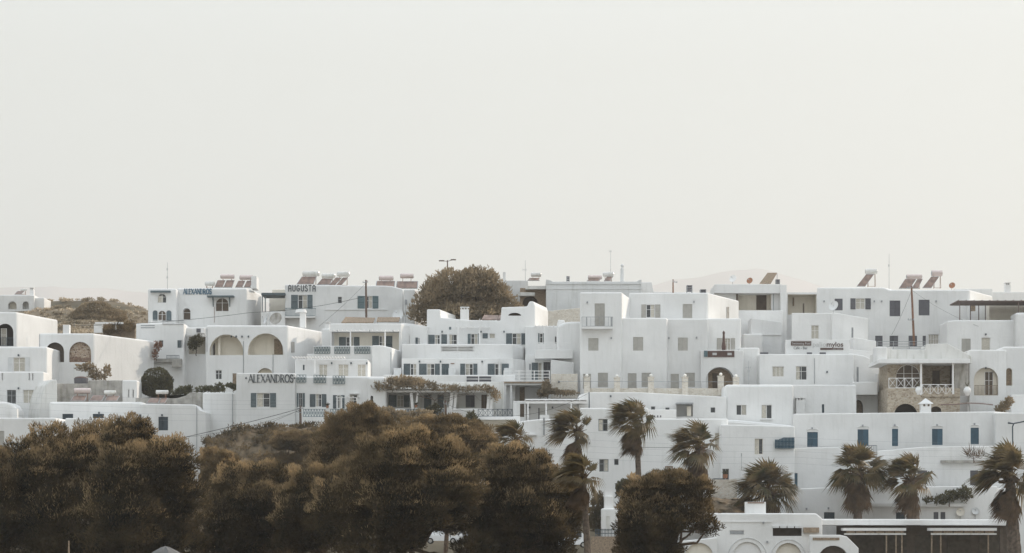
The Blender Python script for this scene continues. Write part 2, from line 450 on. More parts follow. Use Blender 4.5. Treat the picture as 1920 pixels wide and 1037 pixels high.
        for l in range(len(levels) - 1):
            for i in range(n):
                j = (i + 1) % n; fs.append((l * n + i, (l + 1) * n + i, (l + 1) * n + j, l * n + j))
        L = len(levels) - 1
        fs.append(tuple(L * n + i for i in range(n - 1, -1, -1)))
        mb.add(vs, fs, 0)
        outer = [Vector((u, w, 0)) for u, w in inset(rr)]
        loops = [outer]
        for pts, rec, mi in s.holes: loops.append([Vector((u, w, 0)) for u, w in pts])
        flat = [q for lp in loops for q in lp]
        tris = tessellate_polygon(loops)
        tv = [s.pt(q.x, 0, q.y) for q in flat]
        tf = []
        for t in tris:
            a, b, c = (flat[i] for i in t)
            tf.append(t if (b - a).cross(c - a).z > 0 else (t[0], t[2], t[1]))
        mb.add(tv, tf, 0)
        for pts, rec, mi in s.holes:
            m = len(pts); vv = [s.pt(u, 0, w) for u, w in pts] + [s.pt(u, rec, w) for u, w in pts]
            ff = [(i, (i + 1) % m, m + (i + 1) % m, m + i) for i in range(m)]; mb.add(vv, ff, mi); mb.add(vv, [tuple(range(m, 2 * m))], mi)
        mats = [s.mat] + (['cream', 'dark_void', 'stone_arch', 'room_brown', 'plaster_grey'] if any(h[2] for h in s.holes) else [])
        s.part(mb, s.name, mats)

# ------------------------------------------------------------------ stroke lettering
def arc(cx, cy, rx, ry, a0, a1, n=8):
    return [(cx + rx * math.cos(math.radians(a0 + (a1 - a0) * i / n)), cy + ry * math.sin(math.radians(a0 + (a1 - a0) * i / n))) for i in range(n + 1)]
GL = {  # (strokes (polyline, thick?)), width
 'A': ([([(0, 0), (.38, 1)], 0), ([(.38, 1), (.78, 0)], 1), ([(.12, .33), (.64, .33)], 0)], .80),
 'L': ([([(.07, 0), (.07, 1)], 1), ([(.07, .03), (.5, .03)], 0)], .55),
 'E': ([([(.07, 0), (.07, 1)], 1), ([(.07, .03), (.5, .03)], 0), ([(.07, .55), (.42, .55)], 0), ([(.07, .97), (.5, .97)], 0)], .57),
 'X': ([([(.02, 1), (.68, 0)], 1), ([(.66, 1), (.0, 0)], 0)], .72),
 'N': ([([(.05, 0), (.05, 1)], 0), ([(.05, 1), (.68, 0)], 1), ([(.68, 0), (.68, 1)], 0)], .78),
 'D': ([([(.07, 0), (.07, 1)], 1), ([(.07, .97), (.25, .97)] + arc(.25, .5, .42, .47, 90, -90) + [(.07, .03)], 0)], .74),
 'R': ([([(.07, 0), (.07, 1)], 1), ([(.07, .97), (.28, .97)] + arc(.28, .74, .25, .23, 90, -90) + [(.07, .51)], 0), ([(.28, .51), (.6, 0)], 1)], .66),
 'O': ([(arc(.4, .5, .36, .48, 0, 360, 16), 1)], .82),
 'S': ([(arc(.27, .75, .22, .23, 20, 250) + arc(.27, .27, .24, .25, 90, -160), 1)], .56),
 'U': ([([(.08, 1), (.08, .3)] + arc(.33, .28, .25, .26, 180, 360) + [(.58, .3), (.58, 1)], 1)], .68),
 'G': ([(arc(.34, .5, .28, .48, 50, 320, 12) + [(.6, .45), (.36, .45)], 1)], .70),
 'T': ([([(.3, 0), (.3, 1)], 1), ([(0, .97), (.6, .97)], 1)], .62),
 'B': ([([(.07, 0), (.07, 1), (.3, .97), (.45, .78), (.3, .54), (.07, .52), (.35, .5), (.52, .27), (.32, .02), (.07, .02)], 1)], .6),
 'a': ([([(.08, 0), (.08, .7)] + arc(.33, .7, .25, .28, 180, 0) + [(.58, .7), (.58, 0)], 1), ([(.08, .42), (.58, .42)], 1)], .68),
}
def lettering(name, label, text, blk, x0, y0, x1, y1, m, thick, thin, gap=.12, serif=False):
    (a, w1), (b, w0) = blk.uw(x0, y0), blk.uw(x1, y1); h = w1 - w0
    tot = sum(GL[c][1] for c in text) + gap * (len(text) - 1); sx = (b - a) / tot; mb = MB(); x = a
    for c in text:
        st, wd = GL[c]
        for pts, tk in st:
            q_ = 0
            t = (thick if tk else thin) * h / 2
            q = [blk.pt(x + p[0] * sx, -.06, w0 + p[1] * h) for p in pts]
            for p0, p1 in zip(q, q[1:]):
                d = (p1 - p0).normalized(); nn = blk.n.cross(d).normalized() * t; e = d * t * .6; q_ += 1; kk = blk.n * (.030 + .0016 * q_ + .0007 * len(pts))
                mb.hexa([p0 - e - nn - kk, p1 + e - nn - kk, p1 + e + nn - kk, p0 - e + nn - kk, p0 - e - nn + kk, p1 + e - nn + kk, p1 + e + nn + kk, p0 - e + nn + kk])
            if serif:
                for p in (pts[0], pts[-1]):
                    z = w0 + (min(max(p[1], .03), .97)) * h; u = x + p[0] * sx
                    blk.kbox(mb, u - .11 * h, z - .03 * h, u + .11 * h, z + .03 * h, -.1, -.03)
        x += (wd + gap) * sx
    o = mb.obj(name, m); tag(o, label, 'sign'); return o
def text_mesh(txt, size, blk, px, py, m, ext=.02, k=-.03, width=None, bold=0):
    c = bpy.data.curves.new('lettering', 'FONT'); c.body = txt; c.size = size; c.extrude = ext; c.offset = bold; c.resolution_u = 3
    o = bpy.data.objects.new('lettering', c); COL.objects.link(o); bpy.context.view_layer.update()
    me = bpy.data.meshes.new_from_object(o.evaluated_get(bpy.context.evaluated_depsgraph_get())); bpy.data.objects.remove(o)
    xs = [v.co.x for v in me.vertices]; sx = (width / (max(xs) - min(xs))) if width else 1; x0 = min(xs)
    u, w = blk.uw(px, py)
    for v in me.vertices: v.co = blk.pt(u + (v.co.x - x0) * sx, k - v.co.z, w + v.co.y)
    me.materials.clear(); me.materials.append(MATS[m]); return me
# ------------------------------------------------------------------ far left
h = House('farmhouse', 'low white farmhouse alone on the dry brown hill crest', 'house', 578, 40)
b = h.block(-200, 64, 553, 578, S=6, D=402)
b.void(15, 565, 31, 580, 1.5, 1, back='cream'); b.void(42, 565, 54, 580, 1.5, 1, back='plaster_old')
b2 = h.block(64, 83, 558, 578, S=6, D=403)
b.chimney(56, 543, 63, 556, 1, flare=.1); h.done(); FARM = b

h = House('house', 'white house with arched balcony and long sunlit blank end wall', 'house', 655, 20)
b = h.block(-240, 31, 585, 655, side=109, S=12, rnd=.3)
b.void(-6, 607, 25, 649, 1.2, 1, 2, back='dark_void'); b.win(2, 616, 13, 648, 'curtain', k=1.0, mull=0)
b.rail(-6, 633, 25, 649, .0, 'bars', 'ink_metal'); h.done()

h = House('house', 'white house with twin arches, one filled with patterned stone', 'house', 700, 130)
b = h.block(72, 175, 625, 700, side=290, S=13, rnd=.3)
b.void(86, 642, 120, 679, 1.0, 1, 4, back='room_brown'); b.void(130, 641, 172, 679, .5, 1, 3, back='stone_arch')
b.rail(131, 671, 171, 679, -.25, 'bars', 'rust'); b.pipe(74, 627, 690); b.chimney(118, 609, 130, 627, 1.0, cap=False)
h.done(); TWIN = b

h = House('house', 'white two storey house with curtained window above a parapet terrace', 'house', 752, 40)
b = h.block(-240, 88, 650, 740, side=114, S=7, rnd=.3, D=312)
b.win(25, 670, 47, 697, 'curtain', sh=((15, 24.5), (47.5, 56)), shc='plaster_grey'); b.lamp(35, 666)
b2 = h.block(-240, 82, 697, 756, side=93, S=4, D=306)
for x in (4.5, 55, 61.5): b2.hole(x - 1.2, 700, x + 1.2, 713, .3, 0, 0)
b2.win(13, 731, 30, 757, 'glass', mull=1, frame='grey_metal'); b2.win(43, 731, 63, 756, 'curtain'); b2.win(69, 733, 74, 743, 'glass', mull=0, bars=0); b2.lamp(35, 728)
b3 = h.block(88, 108, 715, 778, side=62, S=4, D=303, poly=[(72, 775), (76, 752), (86, 722), (96, 712), (108, 712)], mat='plaster_old')
h.done()

h = House('vaulted_outbuilding', 'small white vault with rounded roof and squat chimney', 'outbuilding', 790, 10)
b = h.block(-50, 33, 753, 786, S=4, D=299.5, poly=[(-50, 753), (10, 753), (24, 757), (31, 765), (33, 772)], rnd=.4)
b.chimney(21, 766, 32, 784, -.6, cap=False); h.done()

h = House('concrete_building', 'unpainted grey concrete building with small white annex with slit windows', 'building', 756, 160)
b = h.block(98, 231, 719, 756, S=6, D=309, mat='concrete', poly=[(98, 719), (164, 719), (166, 713), (231, 713)], rnd=.12)
b2 = h.block(229, 257, 713, 756, S=4, D=307.5)
for x in (241, 249.5): b2.win(x - 1.5, 730, x + 1.7, 746, 'glass', mull=0, bars=0)
h.done(); CONC = b

h = House('house', 'long low white house with dark top windows behind the tamarisk tree', 'house', 850, 200)
b = h.block(92, 268, 753.5, 810, S=5, D=300, rnd=.35, ext=60)
b.shut(117, 776, 137, 800, 'shut_ink'); b.shut(174, 776, 195, 800, 'shut_ink'); b.lamp(186, 774)
b2 = h.block(262, 386, 757, 850, S=5, D=297, poly=[(262, 757), (366, 758.5), (374, 768), (386, 772)], rnd=.2)
b2.shut(297, 781.5, 315, 807, 'shut_ink'); b2.lamp(304, 778.5); b2.pipe(369, 762, 850)
b2.box('window', 260.5, 777, 265, 786, -.05, .1, 'shut_ink')
h.done()
h = House('house', 'flat roofed white house half hidden by the tamarisk tree', 'house', 850, 60)
b = h.block(-240, 104, 783.5, 850, side=127, S=5, D=292)
b.shut(-4, 808, 8, 850, 'shut_tan', leaves=1, door=True)
b2 = h.block(122, 209, 784, 850, S=5, D=294); b3 = h.block(240, 276, 789, 850, S=3, D=293, mat='plaster')
h.done()

# ------------------------------------------------------------------ back row, left of centre
h = House('hotel', 'white hotel with blue lettering, arched windows and roof heaters', 'hotel', 612, 380)
b = h.block(331, 463, 540, 612, side=491, S=9, D=342, rnd=.35)
b.win(404, 558, 429, 584, 'brown', arch=1); b.win(343, 577.5, 357, 599, 'brown', arch=1, rec=.6, mull=0)
b.box('awning', 388, 554, 438, 556.5, -1.1, .0, 'shut_grey')
for x in (400, 431):
    mb = MB(); u, w0 = b.uw(x, 575); _, w1 = b.uw(x, 556.5); mb.tube(b.pt(u, -.05, w0), b.pt(u, -1.0, w1), .07, n=4); mb.tube(b.pt(u, -.06, w0), b.pt(u, -.06, w1), .06, n=4); b.part(mb, 'awning_bracket', 'shut_grey')
b.pipe(402, 575, 605, 'rust', .03)
b2 = h.block(277, 331, 541, 612, S=8, D=340, rnd=.35)
b2.win(295, 550, 312, 568, 'half', arch=1); b2.win(296, 582, 311.5, 602, 'brown', arch=1, sh=((286.5, 295.5), (312, 321.5)), shc='shut_grey')
b2.box('awning', 282, 545, 319, 548, -.55, .0, 'shut_grey')
b.box('stair_head', 471, 518, 481, 541, 2, 5, 'plaster')
h.done(); ALEX1 = b; ALEX1B = b2

h = House('house', 'white terraced house with railings, striped vents and a bougainvillea', 'house', 680, 300)
b = h.block(255, 345, 606, 680, S=8, D=333)
for y in (609.5, 613.5): b.box('vent', 264, y, 290, y + 1.8, -.03, .1, 'grey_metal')
b.win(298, 638, 306, 650, 'glass', frame='grey_metal'); b.win(340, 638, 349, 652, 'glass', sh=((333, 339.5),), frame='grey_metal')
b.rail(304, 601, 345, 608, .1, 'bars', 'grey_metal')
b.rail(283, 600, 304, 607, -.3, 'horiz', 'white_paint')
b.balcony(242, 672.5, 340, 679, .8, 'concrete'); b.box('balcony', 322, 675, 340.5, 688, -1.6, -.85, 'concrete')
b.rail(252, 666, 288, 673, .7, 'bars', 'ink_metal'); b.rail(312, 666, 336, 673, .7, 'bars', 'ink_metal')
b2 = h.block(340, 388, 614, 680, S=7, D=335.5)
b2.void(354, 632, 386, 664, 2, 0, 1); b2.pergola(338, 386, 629, .8, 10, 'white_paint', (340,), 672)
mb = MB(); b2.kbox(mb, *b2.uw(368, 625), *b2.uw(384, 615.5), -.4, -.05); ac = b2.part(mb, 'air_conditioner', 'white_paint')
mb = MB(); b2.kbox(mb, *b2.uw(369, 624), *b2.uw(377, 616.5), -.44, -.402); b2.part(mb, 'fan_grille', 'shut_dark', ac)
h.done(); TERR = b

h = House('house', 'white house with two big arched loggias with cream interiors', 'house', 735, 460)
b = h.block(385, 539, 610, 735, side=606, S=10, D=322, rnd=.3)
b.void(393, 627, 456, 666, 2.2, 1, 1, back='cream'); b.void(465, 625, 531, 665.5, 2.2, 1, 1, back='cream')
b.shut(395, 640, 403, 666, 'dark_void', leaves=1, k=2.1, door=True); b.box('pillar', 409, 632, 413, 666, 1.0, 1.4, 'cream')
b.shut(466, 634, 477, 666, 'cream', leaves=1, k=2.1, door=True); b.shut(514, 636, 530, 665, 'cane', leaves=1, k=2.1, door=True)
b.win(404, 694, 416, 711.5, 'glass', frame='white_paint'); b.shut(436, 700, 444, 722, 'cane', leaves=1)
b.void(482, 690, 512, 705, 1, 1, 1, back='cream')
b.pipe(388, 616, 660); b.pipe(456.5, 640, 735, 'ink_metal', .03); b.pipe(512, 664, 735, 'ink_metal', .03)
for x in (443, 434, 454, 466): b.lamp(x, 631)
b.sidewin(546, 641, 552, 661, 'concrete')
h.done()

h = House('hotel', 'white hotel with tall dark lettering above a shuttered window', 'hotel', 800, 500)
b = h.block(443, 553, 699.5, 815, S=7, D=300, rnd=.15, ext=60)
b.win(481, 737, 506, 763.5, 'half', sh=((470.5, 480.5), (506.5, 517.5)))
b2 = h.block(380, 446, 736, 815, S=7, D=301.5, rnd=.2, ext=60); b2.pipe(436, 738, 800, 'grey_metal', .05)
b3 = h.block(553, 700, 706, 800, S=7, D=300.8, rnd=.25, ext=60)
b3.win(560, 737, 567, 763, 'glass', sh=((556.5, 559.5), (567.5, 571.5)), frame='grey_metal')
b3.win(592, 739, 603, 763, 'half', sh=((581, 591.5), (603.5, 612)))
b3.win(632, 741, 639, 766, 'half', sh=((624.5, 631.5), (639.5, 646)))
b3.win(656, 740, 670, 768, 'half', door=True); b3.balcony(565, 781.5, 642, 800, 1.5); b3.balcony(655, 737, 672, 739, .5)
b3.rail(568, 767, 610, 781.5, 1.4, 'ornate', 'teal_metal'); b3.rail(619, 767, 660, 781.5, 1.4, 'ornate', 'teal_metal')
b3.box('pillar', 610.5, 765, 618.5, 800, -1.5, -1.2, 'plaster')
b3.pergola(630, 672, 745, 1.3, 4, 'white_paint', (632, 640, 669), 781, th=.1)
b4 = h.block(553, 690, 674, 712, S=6, D=306, rnd=.15)
b4.win(598, 683, 614, 706, 'curtain', door=True); b4.win(634, 683, 653.5, 706, 'curtain', door=True); b4.win(670, 683, 686, 706, 'curtain', door=True)
b4.shut(568, 684, 571, 694, 'shut_ink', leaves=1)
for x in (622, 658.5, 694): b4.lamp(x if x < 690 else 688, 681)
b3.rail(556, 702.5, 574, 717, .15, 'ornate', 'teal_metal'); b3.rail(588, 703, 611, 718, .15, 'ornate', 'teal_metal'); b3.rail(624, 704.5, 646.5, 720, .15, 'ornate', 'teal_metal')
b5 = h.block(688, 724, 706, 800, S=6, D=299.6, rnd=.5); b5.void(690, 742, 699.5, 764, 1.2, 1, 2)
b4.pergola(548, 645, 670, 2.6, 18, 'white_paint', (590,), 700, th=.1)
h.done(); ALEX2 = b

h = House('house', 'white house with beam pergola terrace and three teal balcony panels', 'house', 690, 680)
b = h.block(618, 752, 606.5, 690, side=797, S=9, D=324, rnd=.2)
b.void(622, 622, 748, 676, 1.6, 0, 0, back='cream')
b.win(649, 632, 663, 662, 'half', sh=((636, 648.5), (663.5, 674)), k=1.5, door=True)
b.win(711, 630, 722, 662, 'half', sh=((698, 710.5), (722.5, 735.5)), k=1.5, door=True)
b.pergola(617, 747, 620, 1.8, 16, 'white_paint', (657, 722), 652, th=.12, cover=None)
for x in (633, 693, 737): b.lamp(x, 621)
b2 = h.block(575, 702, 648.5, 690, S=3.5, D=319.5, rnd=.1, poly=[(575, 663.5), (588, 663.5), (588, 648.5), (702, 648.5)])
for x0, x1 in ((589.5, 619), (627, 656), (664.5, 694)):
    b2.rail(x0, 650, x1, 663, .06, 'ornate', 'teal_metal')
b3 = h.block(697, 735, 647, 700, side=752, S=6, D=318, rnd=.2, poly=[(697, 647.5), (714, 647.5), (735, 652)]); b3.pipe(733, 660, 700, 'ink_metal', .03)
b4 = h.block(603, 622, 616, 690, S=4, D=326); b4.chimney(609, 608, 618, 622, .5)
h.done()

h = House('hotel', 'white hotel with plain dark lettering and blue shuttered balcony door', 'hotel', 612, 640)
b = h.block(534, 756, 534, 615, S=8, D=345, poly=[(534, 533.5), (600, 534.5), (720, 535.5), (735, 536.5), (756, 542)], rnd=.25)
b.win(559, 553, 576, 579, 'half', sh=((546, 558.5), (576.5, 586)), door=True); b.balcony(533, 592.5, 591, 596, 1.2)
b.rail(535, 577.5, 591, 592.5, 1.15, 'bars', 'teal_metal', ret=True)
b.win(633.5, 556.5, 641, 568.5, 'glass', frame='grey_metal', mull=0); b.win(685, 555, 698, 578.5, 'half', sh=((670.5, 684), (698.5, 709.5)), shc='teal_metal')
b.box('ledge', 610, 580, 726, 581.2, -.12, .01, 'plaster')
b2 = h.block(756, 778, 542.5, 615, side=797, S=6, D=343.5)
b2.box('meter_box', 759, 562, 763, 571, -.15, .01, 'grey_metal')
b3 = h.block(489, 535, 584, 615, S=5, D=344, rnd=.12)
b4 = h.block(510, 536, 542, 590, S=3, D=350.5, mat='cream'); b4.box('porch_wall', 505, 553, 534, 590, -.06, -.01, 'cream')
b3.box('porch_beam', 490, 549, 534, 553.5, -.05, 4.5, 'shut_grey')
for x in (491, 496.5): b3.box('post', x, 553.5, x + 1.6, 584, 0, .2, 'shut_grey')
h.done(); AUG = b

h = House('house', 'white terraced house with many small shuttered doors and a small pergola', 'house', 715, 880)
b = h.block(800, 1003, 580, 660, side=1028, S=9, D=328, poly=[(800, 580), (825, 580), (826, 595.5), (878, 600), (938, 601), (940, 576), (988, 574.5), (992, 565), (1000, 565), (1003, 573)], rnd=.2)
b.win(815.5, 628, 825, 645.5, 'half', sh=((801.5, 815),)); b.win(842, 627, 857, 658, 'half', sh=((827.5, 838),), door=True)
b.win(883, 626, 896, 646, 'half', sh=((877, 882.5),)); b.win(917.5, 625, 928.5, 634.5, 'curtain', sh=((905, 914.5),), mull=0, bars=0)
b.win(960.5, 625, 977, 646, 'half', sh=((949, 960), (977.5, 987.5))); b.shut(896.5, 625, 900, 646, 'shut_grey', leaves=1)
b.pergola(855, 918, 613.5, 1.4, 9, 'white_paint', (859, 899), 650, th=.1)
for x in (829, 902, 945, 990): b.lamp(x, 622)
b.chimney(863, 580, 879, 604, 1.0); b.void(953, 586.5, 977, 592, 1, 1, 4, back='room_brown')
b.box('window', 842, 613, 846, 618, -.05, .1, 'shut_grey')
b2 = h.block(753, 961, 645, 700, side=988, S=6, D=321, rnd=.18)
b2.hole(827, 649, 889, 659.5, .8, 0, 0); b2.rail(828, 649.5, 888, 659.5, -.1, 'horiz', 'white_paint', n=3)
b3 = h.block(753, 962, 672, 735, side=990, S=4, D=317.5, rnd=.05)
for x0, x1, sh in ((769.5, 781, ((757, 769),)), (800.5, 815, ((786, 800), (815.5, 824.5))), (872.5, 887, ((863, 872), (887.5, 895))), (928, 940.5, ((914.5, 927.5), (941, 954)))):
    b3.win(x0, 682, x1, 704, 'half', sh=sh, door=True)
b3.shut(828, 682, 842, 704, 'shut_grey'); b3.box('lintel', 845, 681, 852, 682.5, -.1, .01, 'wood')
for x in (786.5, 826, 904): b3.lamp(x, 678)
b3.box('pillar', 935.5, 672, 938.5, 704, -.5, -.2, 'plaster')
b4 = h.block(718, 966, 703, 760, S=2.2, D=314, rnd=.12, mat='plaster')
b4.rail(872, 704.5, 923, 717, .1, 'horiz', 'white_paint', n=3, t=.1)
b4.box('railing_shade', 875, 706, 921, 716, -.03, -.006, 'shut_dark')
for x0 in (741, 844, 948): b3.box('partition', x0 - 3, 690, x0 + 11, 704, -1.0, -.2, 'plaster_grey')
b5 = h.block(752, 801, 606, 660, side=818, S=8, D=327, poly=[(752, 605), (770, 607), (801, 612)], rnd=.15)
b5.win(766.5, 630, 768.5, 645, 'glass', sh=((756, 766),), mull=0, bars=0); b5.win(784, 633, 787, 645, 'glass', sh=((779, 783.5),), mull=0, bars=0)
h.done(); MANY = b; MANYLOW = b4

h = House('house', 'white house with open white railed porch and dark shutters', 'house', 720, 1030)
b = h.block(985, 1090, 618, 680, S=7, D=325, rnd=.12, poly=[(985, 612), (1045, 612), (1046, 600), (1058, 600), (1064, 617), (1090, 617)])
b.win(1012, 625, 1018, 644, 'glass', sh=((1009, 1011.5), (1018.5, 1021)), mull=0); b.shut(1040.5, 631, 1046.5, 644, 'shut_dark', leaves=1)
b.shut(1054, 624, 1065, 655, 'shut_dark'); b.shut(1066, 624, 1073.5, 655, 'rust', leaves=1)
b.pergola(1003, 1087, 611, 2.2, 12, 'white_paint', (1021, 1049), 656, th=.1)
b1 = h.block(1003, 1074, 656, 690, S=3.5, D=317, rnd=.08, bot=672)
b1.rail(1008, 642, 1070, 656, -.2, 'horiz', 'white_paint', n=4, t=.09)
b2 = h.block(985, 1078, 665, 722, S=6, D=320.5, rnd=.08)
b2.shut(992, 682, 995.5, 694, 'grey_metal', leaves=1); b2.win(1009, 680, 1016, 712, 'curtain', sh=((997, 1008.5),), mull=0, bars=0, door=True); b2.shut(1019, 679, 1033, 712, 'shut_dark', door=True)
b3 = h.block(1033, 1076, 676, 725, S=4, D=316.5, poly=[(1033, 674), (1076, 680)], rnd=.1)
b4 = h.block(940, 1031, 715, 722, S=5.5, D=312, rnd=.03, ext=0, name='terrace_slab', mat='plaster')
b4.rail(944, 695, 1031, 714, -.15, 'horiz', 'white_paint', n=4, t=.1)
b4.box('slab_edge', 940, 715.5, 1031, 718.5, -.25, -.02, 'cane')
b5 = h.block(946, 1034, 720, 775, S=4, D=315.2, rnd=.05, mat='plaster'); b5.void(950, 722, 1016, 768, 1.4, 0, 0, back='plaster')
b5.shut(953, 724, 962, 768, 'cane', leaves=1, k=1.3, door=True); b5.shut(974, 724, 984, 768, 'cane', leaves=1, k=1.3, door=True)
for x0, x1 in ((941, 949), (956.5, 960)): b4.box('column', x0, 722, x1, 768, .1, .5, 'plaster')
h.done()

h = House('pergola_house', 'white house behind a crooked white pergola with dry vine', 'house', 790, 820)
b = h.block(690, 945, 716, 800, S=6, D=305.4, rnd=.1, mat='plaster_old')
b.win(744, 741, 757, 763, 'curtain', sh=((729, 743.5), (757.5, 768))); b.shut(795, 740, 809, 783, 'shut_grey', door=True); b.shut(820, 740, 832, 765, 'shut_grey', leaves=1)
b.shut(873, 741, 890, 764, 'shut_dark'); b.shut(902.5, 740, 913, 780, 'room_brown', door=True); b.box('door', 711, 738, 720, 762, -.1, .01, 'terracotta')
b2 = h.block(693, 925, 766, 790, S=1.2, D=300.5, rnd=.08)
b2.pergola(697, 922, 733, .2, 26, 'white_paint', (), None, th=.2)
b.pergola(697, 922, 731.5, 4.2, 26, 'white_paint', (), None, th=.1, cover='white_paint')
for x0, x1 in ((699, 704), (709, 714), (770, 775), (779.5, 783), (843, 849), (851, 856), (913, 917), (919.5, 924)):
    d = 2 if int(x0) % 2 else -2
    (u0, w1), (u1, w0) = b2.uw(x0, 737), b2.uw(x1, 770); q = d * .06; mb = MB()
    mb.hexa([b2.pt(u0 - q, -.1, w0), b2.pt(u1 - q, -.1, w0), b2.pt(u1 - q, .2, w0), b2.pt(u0 - q, .2, w0), b2.pt(u0 + q, -.1, w1), b2.pt(u1 + q, -.1, w1), b2.pt(u1 + q, .2, w1), b2.pt(u0 + q, .2, w1)])
    b2.part(mb, 'column', 'white_paint')
b2.rail(760, 767, 832, 781, .1, 'ornate', 'ink_metal'); b2.rail(846, 768, 893, 778, .1, 'horiz', 'white_paint', n=3, t=.1)
b2.box('pillar', 838, 764, 845, 790, -.3, -.03, 'plaster')
h.done(); PERG = b2

h = House('garden_house', 'cream fronted terrace room below a dark railing beside the pergola', 'house', 830, 940)
b = h.block(896, 975, 781, 835, S=5, D=294, rnd=.08, mat='plaster'); b.void(901, 787, 968, 830, 1.5, 0, 1, back='cream')
b.rail(896, 767, 961, 781, -.1, 'x', 'ink_metal', n=7)
h.done()

# ------------------------------------------------------------------ centre back
h = House('house', 'big grey shaded house with cornice and tall round chimney', 'house', 600, 1110)
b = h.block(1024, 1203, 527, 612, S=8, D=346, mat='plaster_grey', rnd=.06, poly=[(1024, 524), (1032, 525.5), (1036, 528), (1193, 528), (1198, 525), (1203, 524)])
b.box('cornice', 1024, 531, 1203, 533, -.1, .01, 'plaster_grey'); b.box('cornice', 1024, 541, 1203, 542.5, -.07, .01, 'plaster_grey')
mb = MB(); u, w = b.uw(1168, 530); _, w2 = b.uw(1168, 501); mb.tube(b.pt(u, 2, w), b.pt(u, 2, w2), .36, .33, 10); o = b.part(mb, 'chimney', 'plaster_grey')
mb = MB(); mb.tube(b.pt(u, 2, w2), b.pt(u, 2, w2 + .35), .16, .16, 8); mb.ball(b.pt(u, 2, w2 + .5), .3, .3, .3, 8, 5); b.part(mb, 'chimney_cap', 'plaster_grey', o)
b2 = h.block(1022, 1090, 579, 612, S=3, D=340, mat='stone_pale', rnd=.08, poly=[(1022, 584), (1040, 582), (1090, 577)])
h.done(); GREY = b
h = House('house', 'brown stone house with an arch under thick roof slabs', 'house', 590, 1000)
b = h.block(975, 1026, 540, 590, S=6, D=349, mat='cane', rnd=.05); b.void(980, 556, 1008, 585, 1.2, .8, 4)
b.box('roof_slab', 972, 548, 1003, 554.5, -1.0, .01, 'plaster_old'); b.box('roof_slab', 985, 536, 1026, 542, -1.4, .01, 'plaster_old')
b2 = h.block(944, 990, 526, 590, S=5, D=353, mat='plaster_grey', rnd=.05)
b2.chimney(943, 510, 948, 528, .8, cap=False)
h.done(); BROWN = b
h = House('house', 'pale distant house with blank sunlit wall behind the cornice house', 'house', 580, 1260)
b = h.block(1196, 1345, 548, 590, S=6, D=352, rnd=.1, poly=[(1196, 529), (1222, 529), (1226, 547), (1345, 549)]); h.done()

h = House('apartment_house', 'large plain white apartment house of stepped cubes with tan shutters', 'apartment house', 727, 1240)
bu = h.block(1178, 1327, 549, 660, side=1386, S=11, D=320, rnd=.25)
bu.win(1212, 571, 1228, 595.5, 'half', sh=((1202.5, 1211.5), (1228.5, 1238)), shc='shut_tan'); bu.shut(1280, 570, 1298, 596.5); bu.lamp(1301, 566, 'grey_metal')
ba = h.block(1087, 1166, 548, 730, side=1184, S=9, D=312.6, rnd=.25)
ba.shut(1115, 569, 1134, 613, door=True); ba.balcony(1091, 612, 1149, 616.5, 1.1); ba.rail(1091, 594, 1149, 612, 1.05, 'bars', 'grey_metal', n=7, ret=True)
ba.box('balcony_post', 1099, 594, 1101, 612, -1.1, -1.0, 'grey_metal'); ba.box('balcony_post', 1145, 594, 1148, 612, -1.1, -1.0, 'grey_metal')
ba.shut(1103, 634, 1122, 657.5); ba.shut(1093, 701, 1108, 729, door=True); ba.shut(1121, 699, 1140, 726.5)
bb = h.block(1160, 1250, 596, 730, side=1262, S=6, D=313, rnd=.25)
bb.shut(1187, 632, 1206, 657.5); bb.shut(1177, 700, 1193.5, 729, door=True); bb.shut(1203, 699, 1221, 726)
bc = h.block(1250, 1328, 597.5, 730, S=6, D=314.2, rnd=.25)
bc.shut(1271, 633, 1289.5, 657.5); bc.shut(1257.5, 701, 1273, 729, door=True); bc.shut(1284, 699, 1303, 726)
bd = h.block(1324, 1389, 597, 660, S=6, D=316.5, rnd=.2)
bd.win(1358, 634, 1370, 657.5, 'curtain', sh=((1344, 1357.5), (1370.5, 1378)), shc='shut_tan', door=True)
be = h.block(1314, 1394, 657, 730, S=5, D=313.4, rnd=.12)
be.void(1323, 688, 1377, 729, 2, 1, 5, back='cane'); be.shut(1336, 700, 1346, 729, 'room_brown', leaves=1, k=1.9, door=True)
be.box('balcony_panel', 1327, 658, 1377, 669.5, -.1, -.02, 'brown_sign'); be.rail(1326, 655.5, 1378, 658.6, .06, 'horiz', 'white_paint', n=2, t=.05)
for x in (1336, 1364): be.box('emblem', x, 661.5, x + 8, 666, -.13, -.102, 'letter_pale')
be.box('balcony_end', 1320, 657.5, 1326.5, 669, -.15, -.02, 'teal_metal')
bf = h.block(1386, 1424, 652, 730, S=5, D=315, rnd=.2)
bg = h.block(1045, 1092, 603, 700, S=7, D=318.5, poly=[(1045, 612), (1052, 607), (1066, 603), (1092, 603)], rnd=.4)
bu.sidewin(1362, 575.5, 1366.5, 597, 'concrete')
for x, y in ((1072, 634), (1146, 634), (1254, 634), (1306, 633), (1101, 567)): (ba if x < 1160 else bc).lamp(x, y, 'grey_metal') if x > 1095 else None
h.done(); CUBES = ba

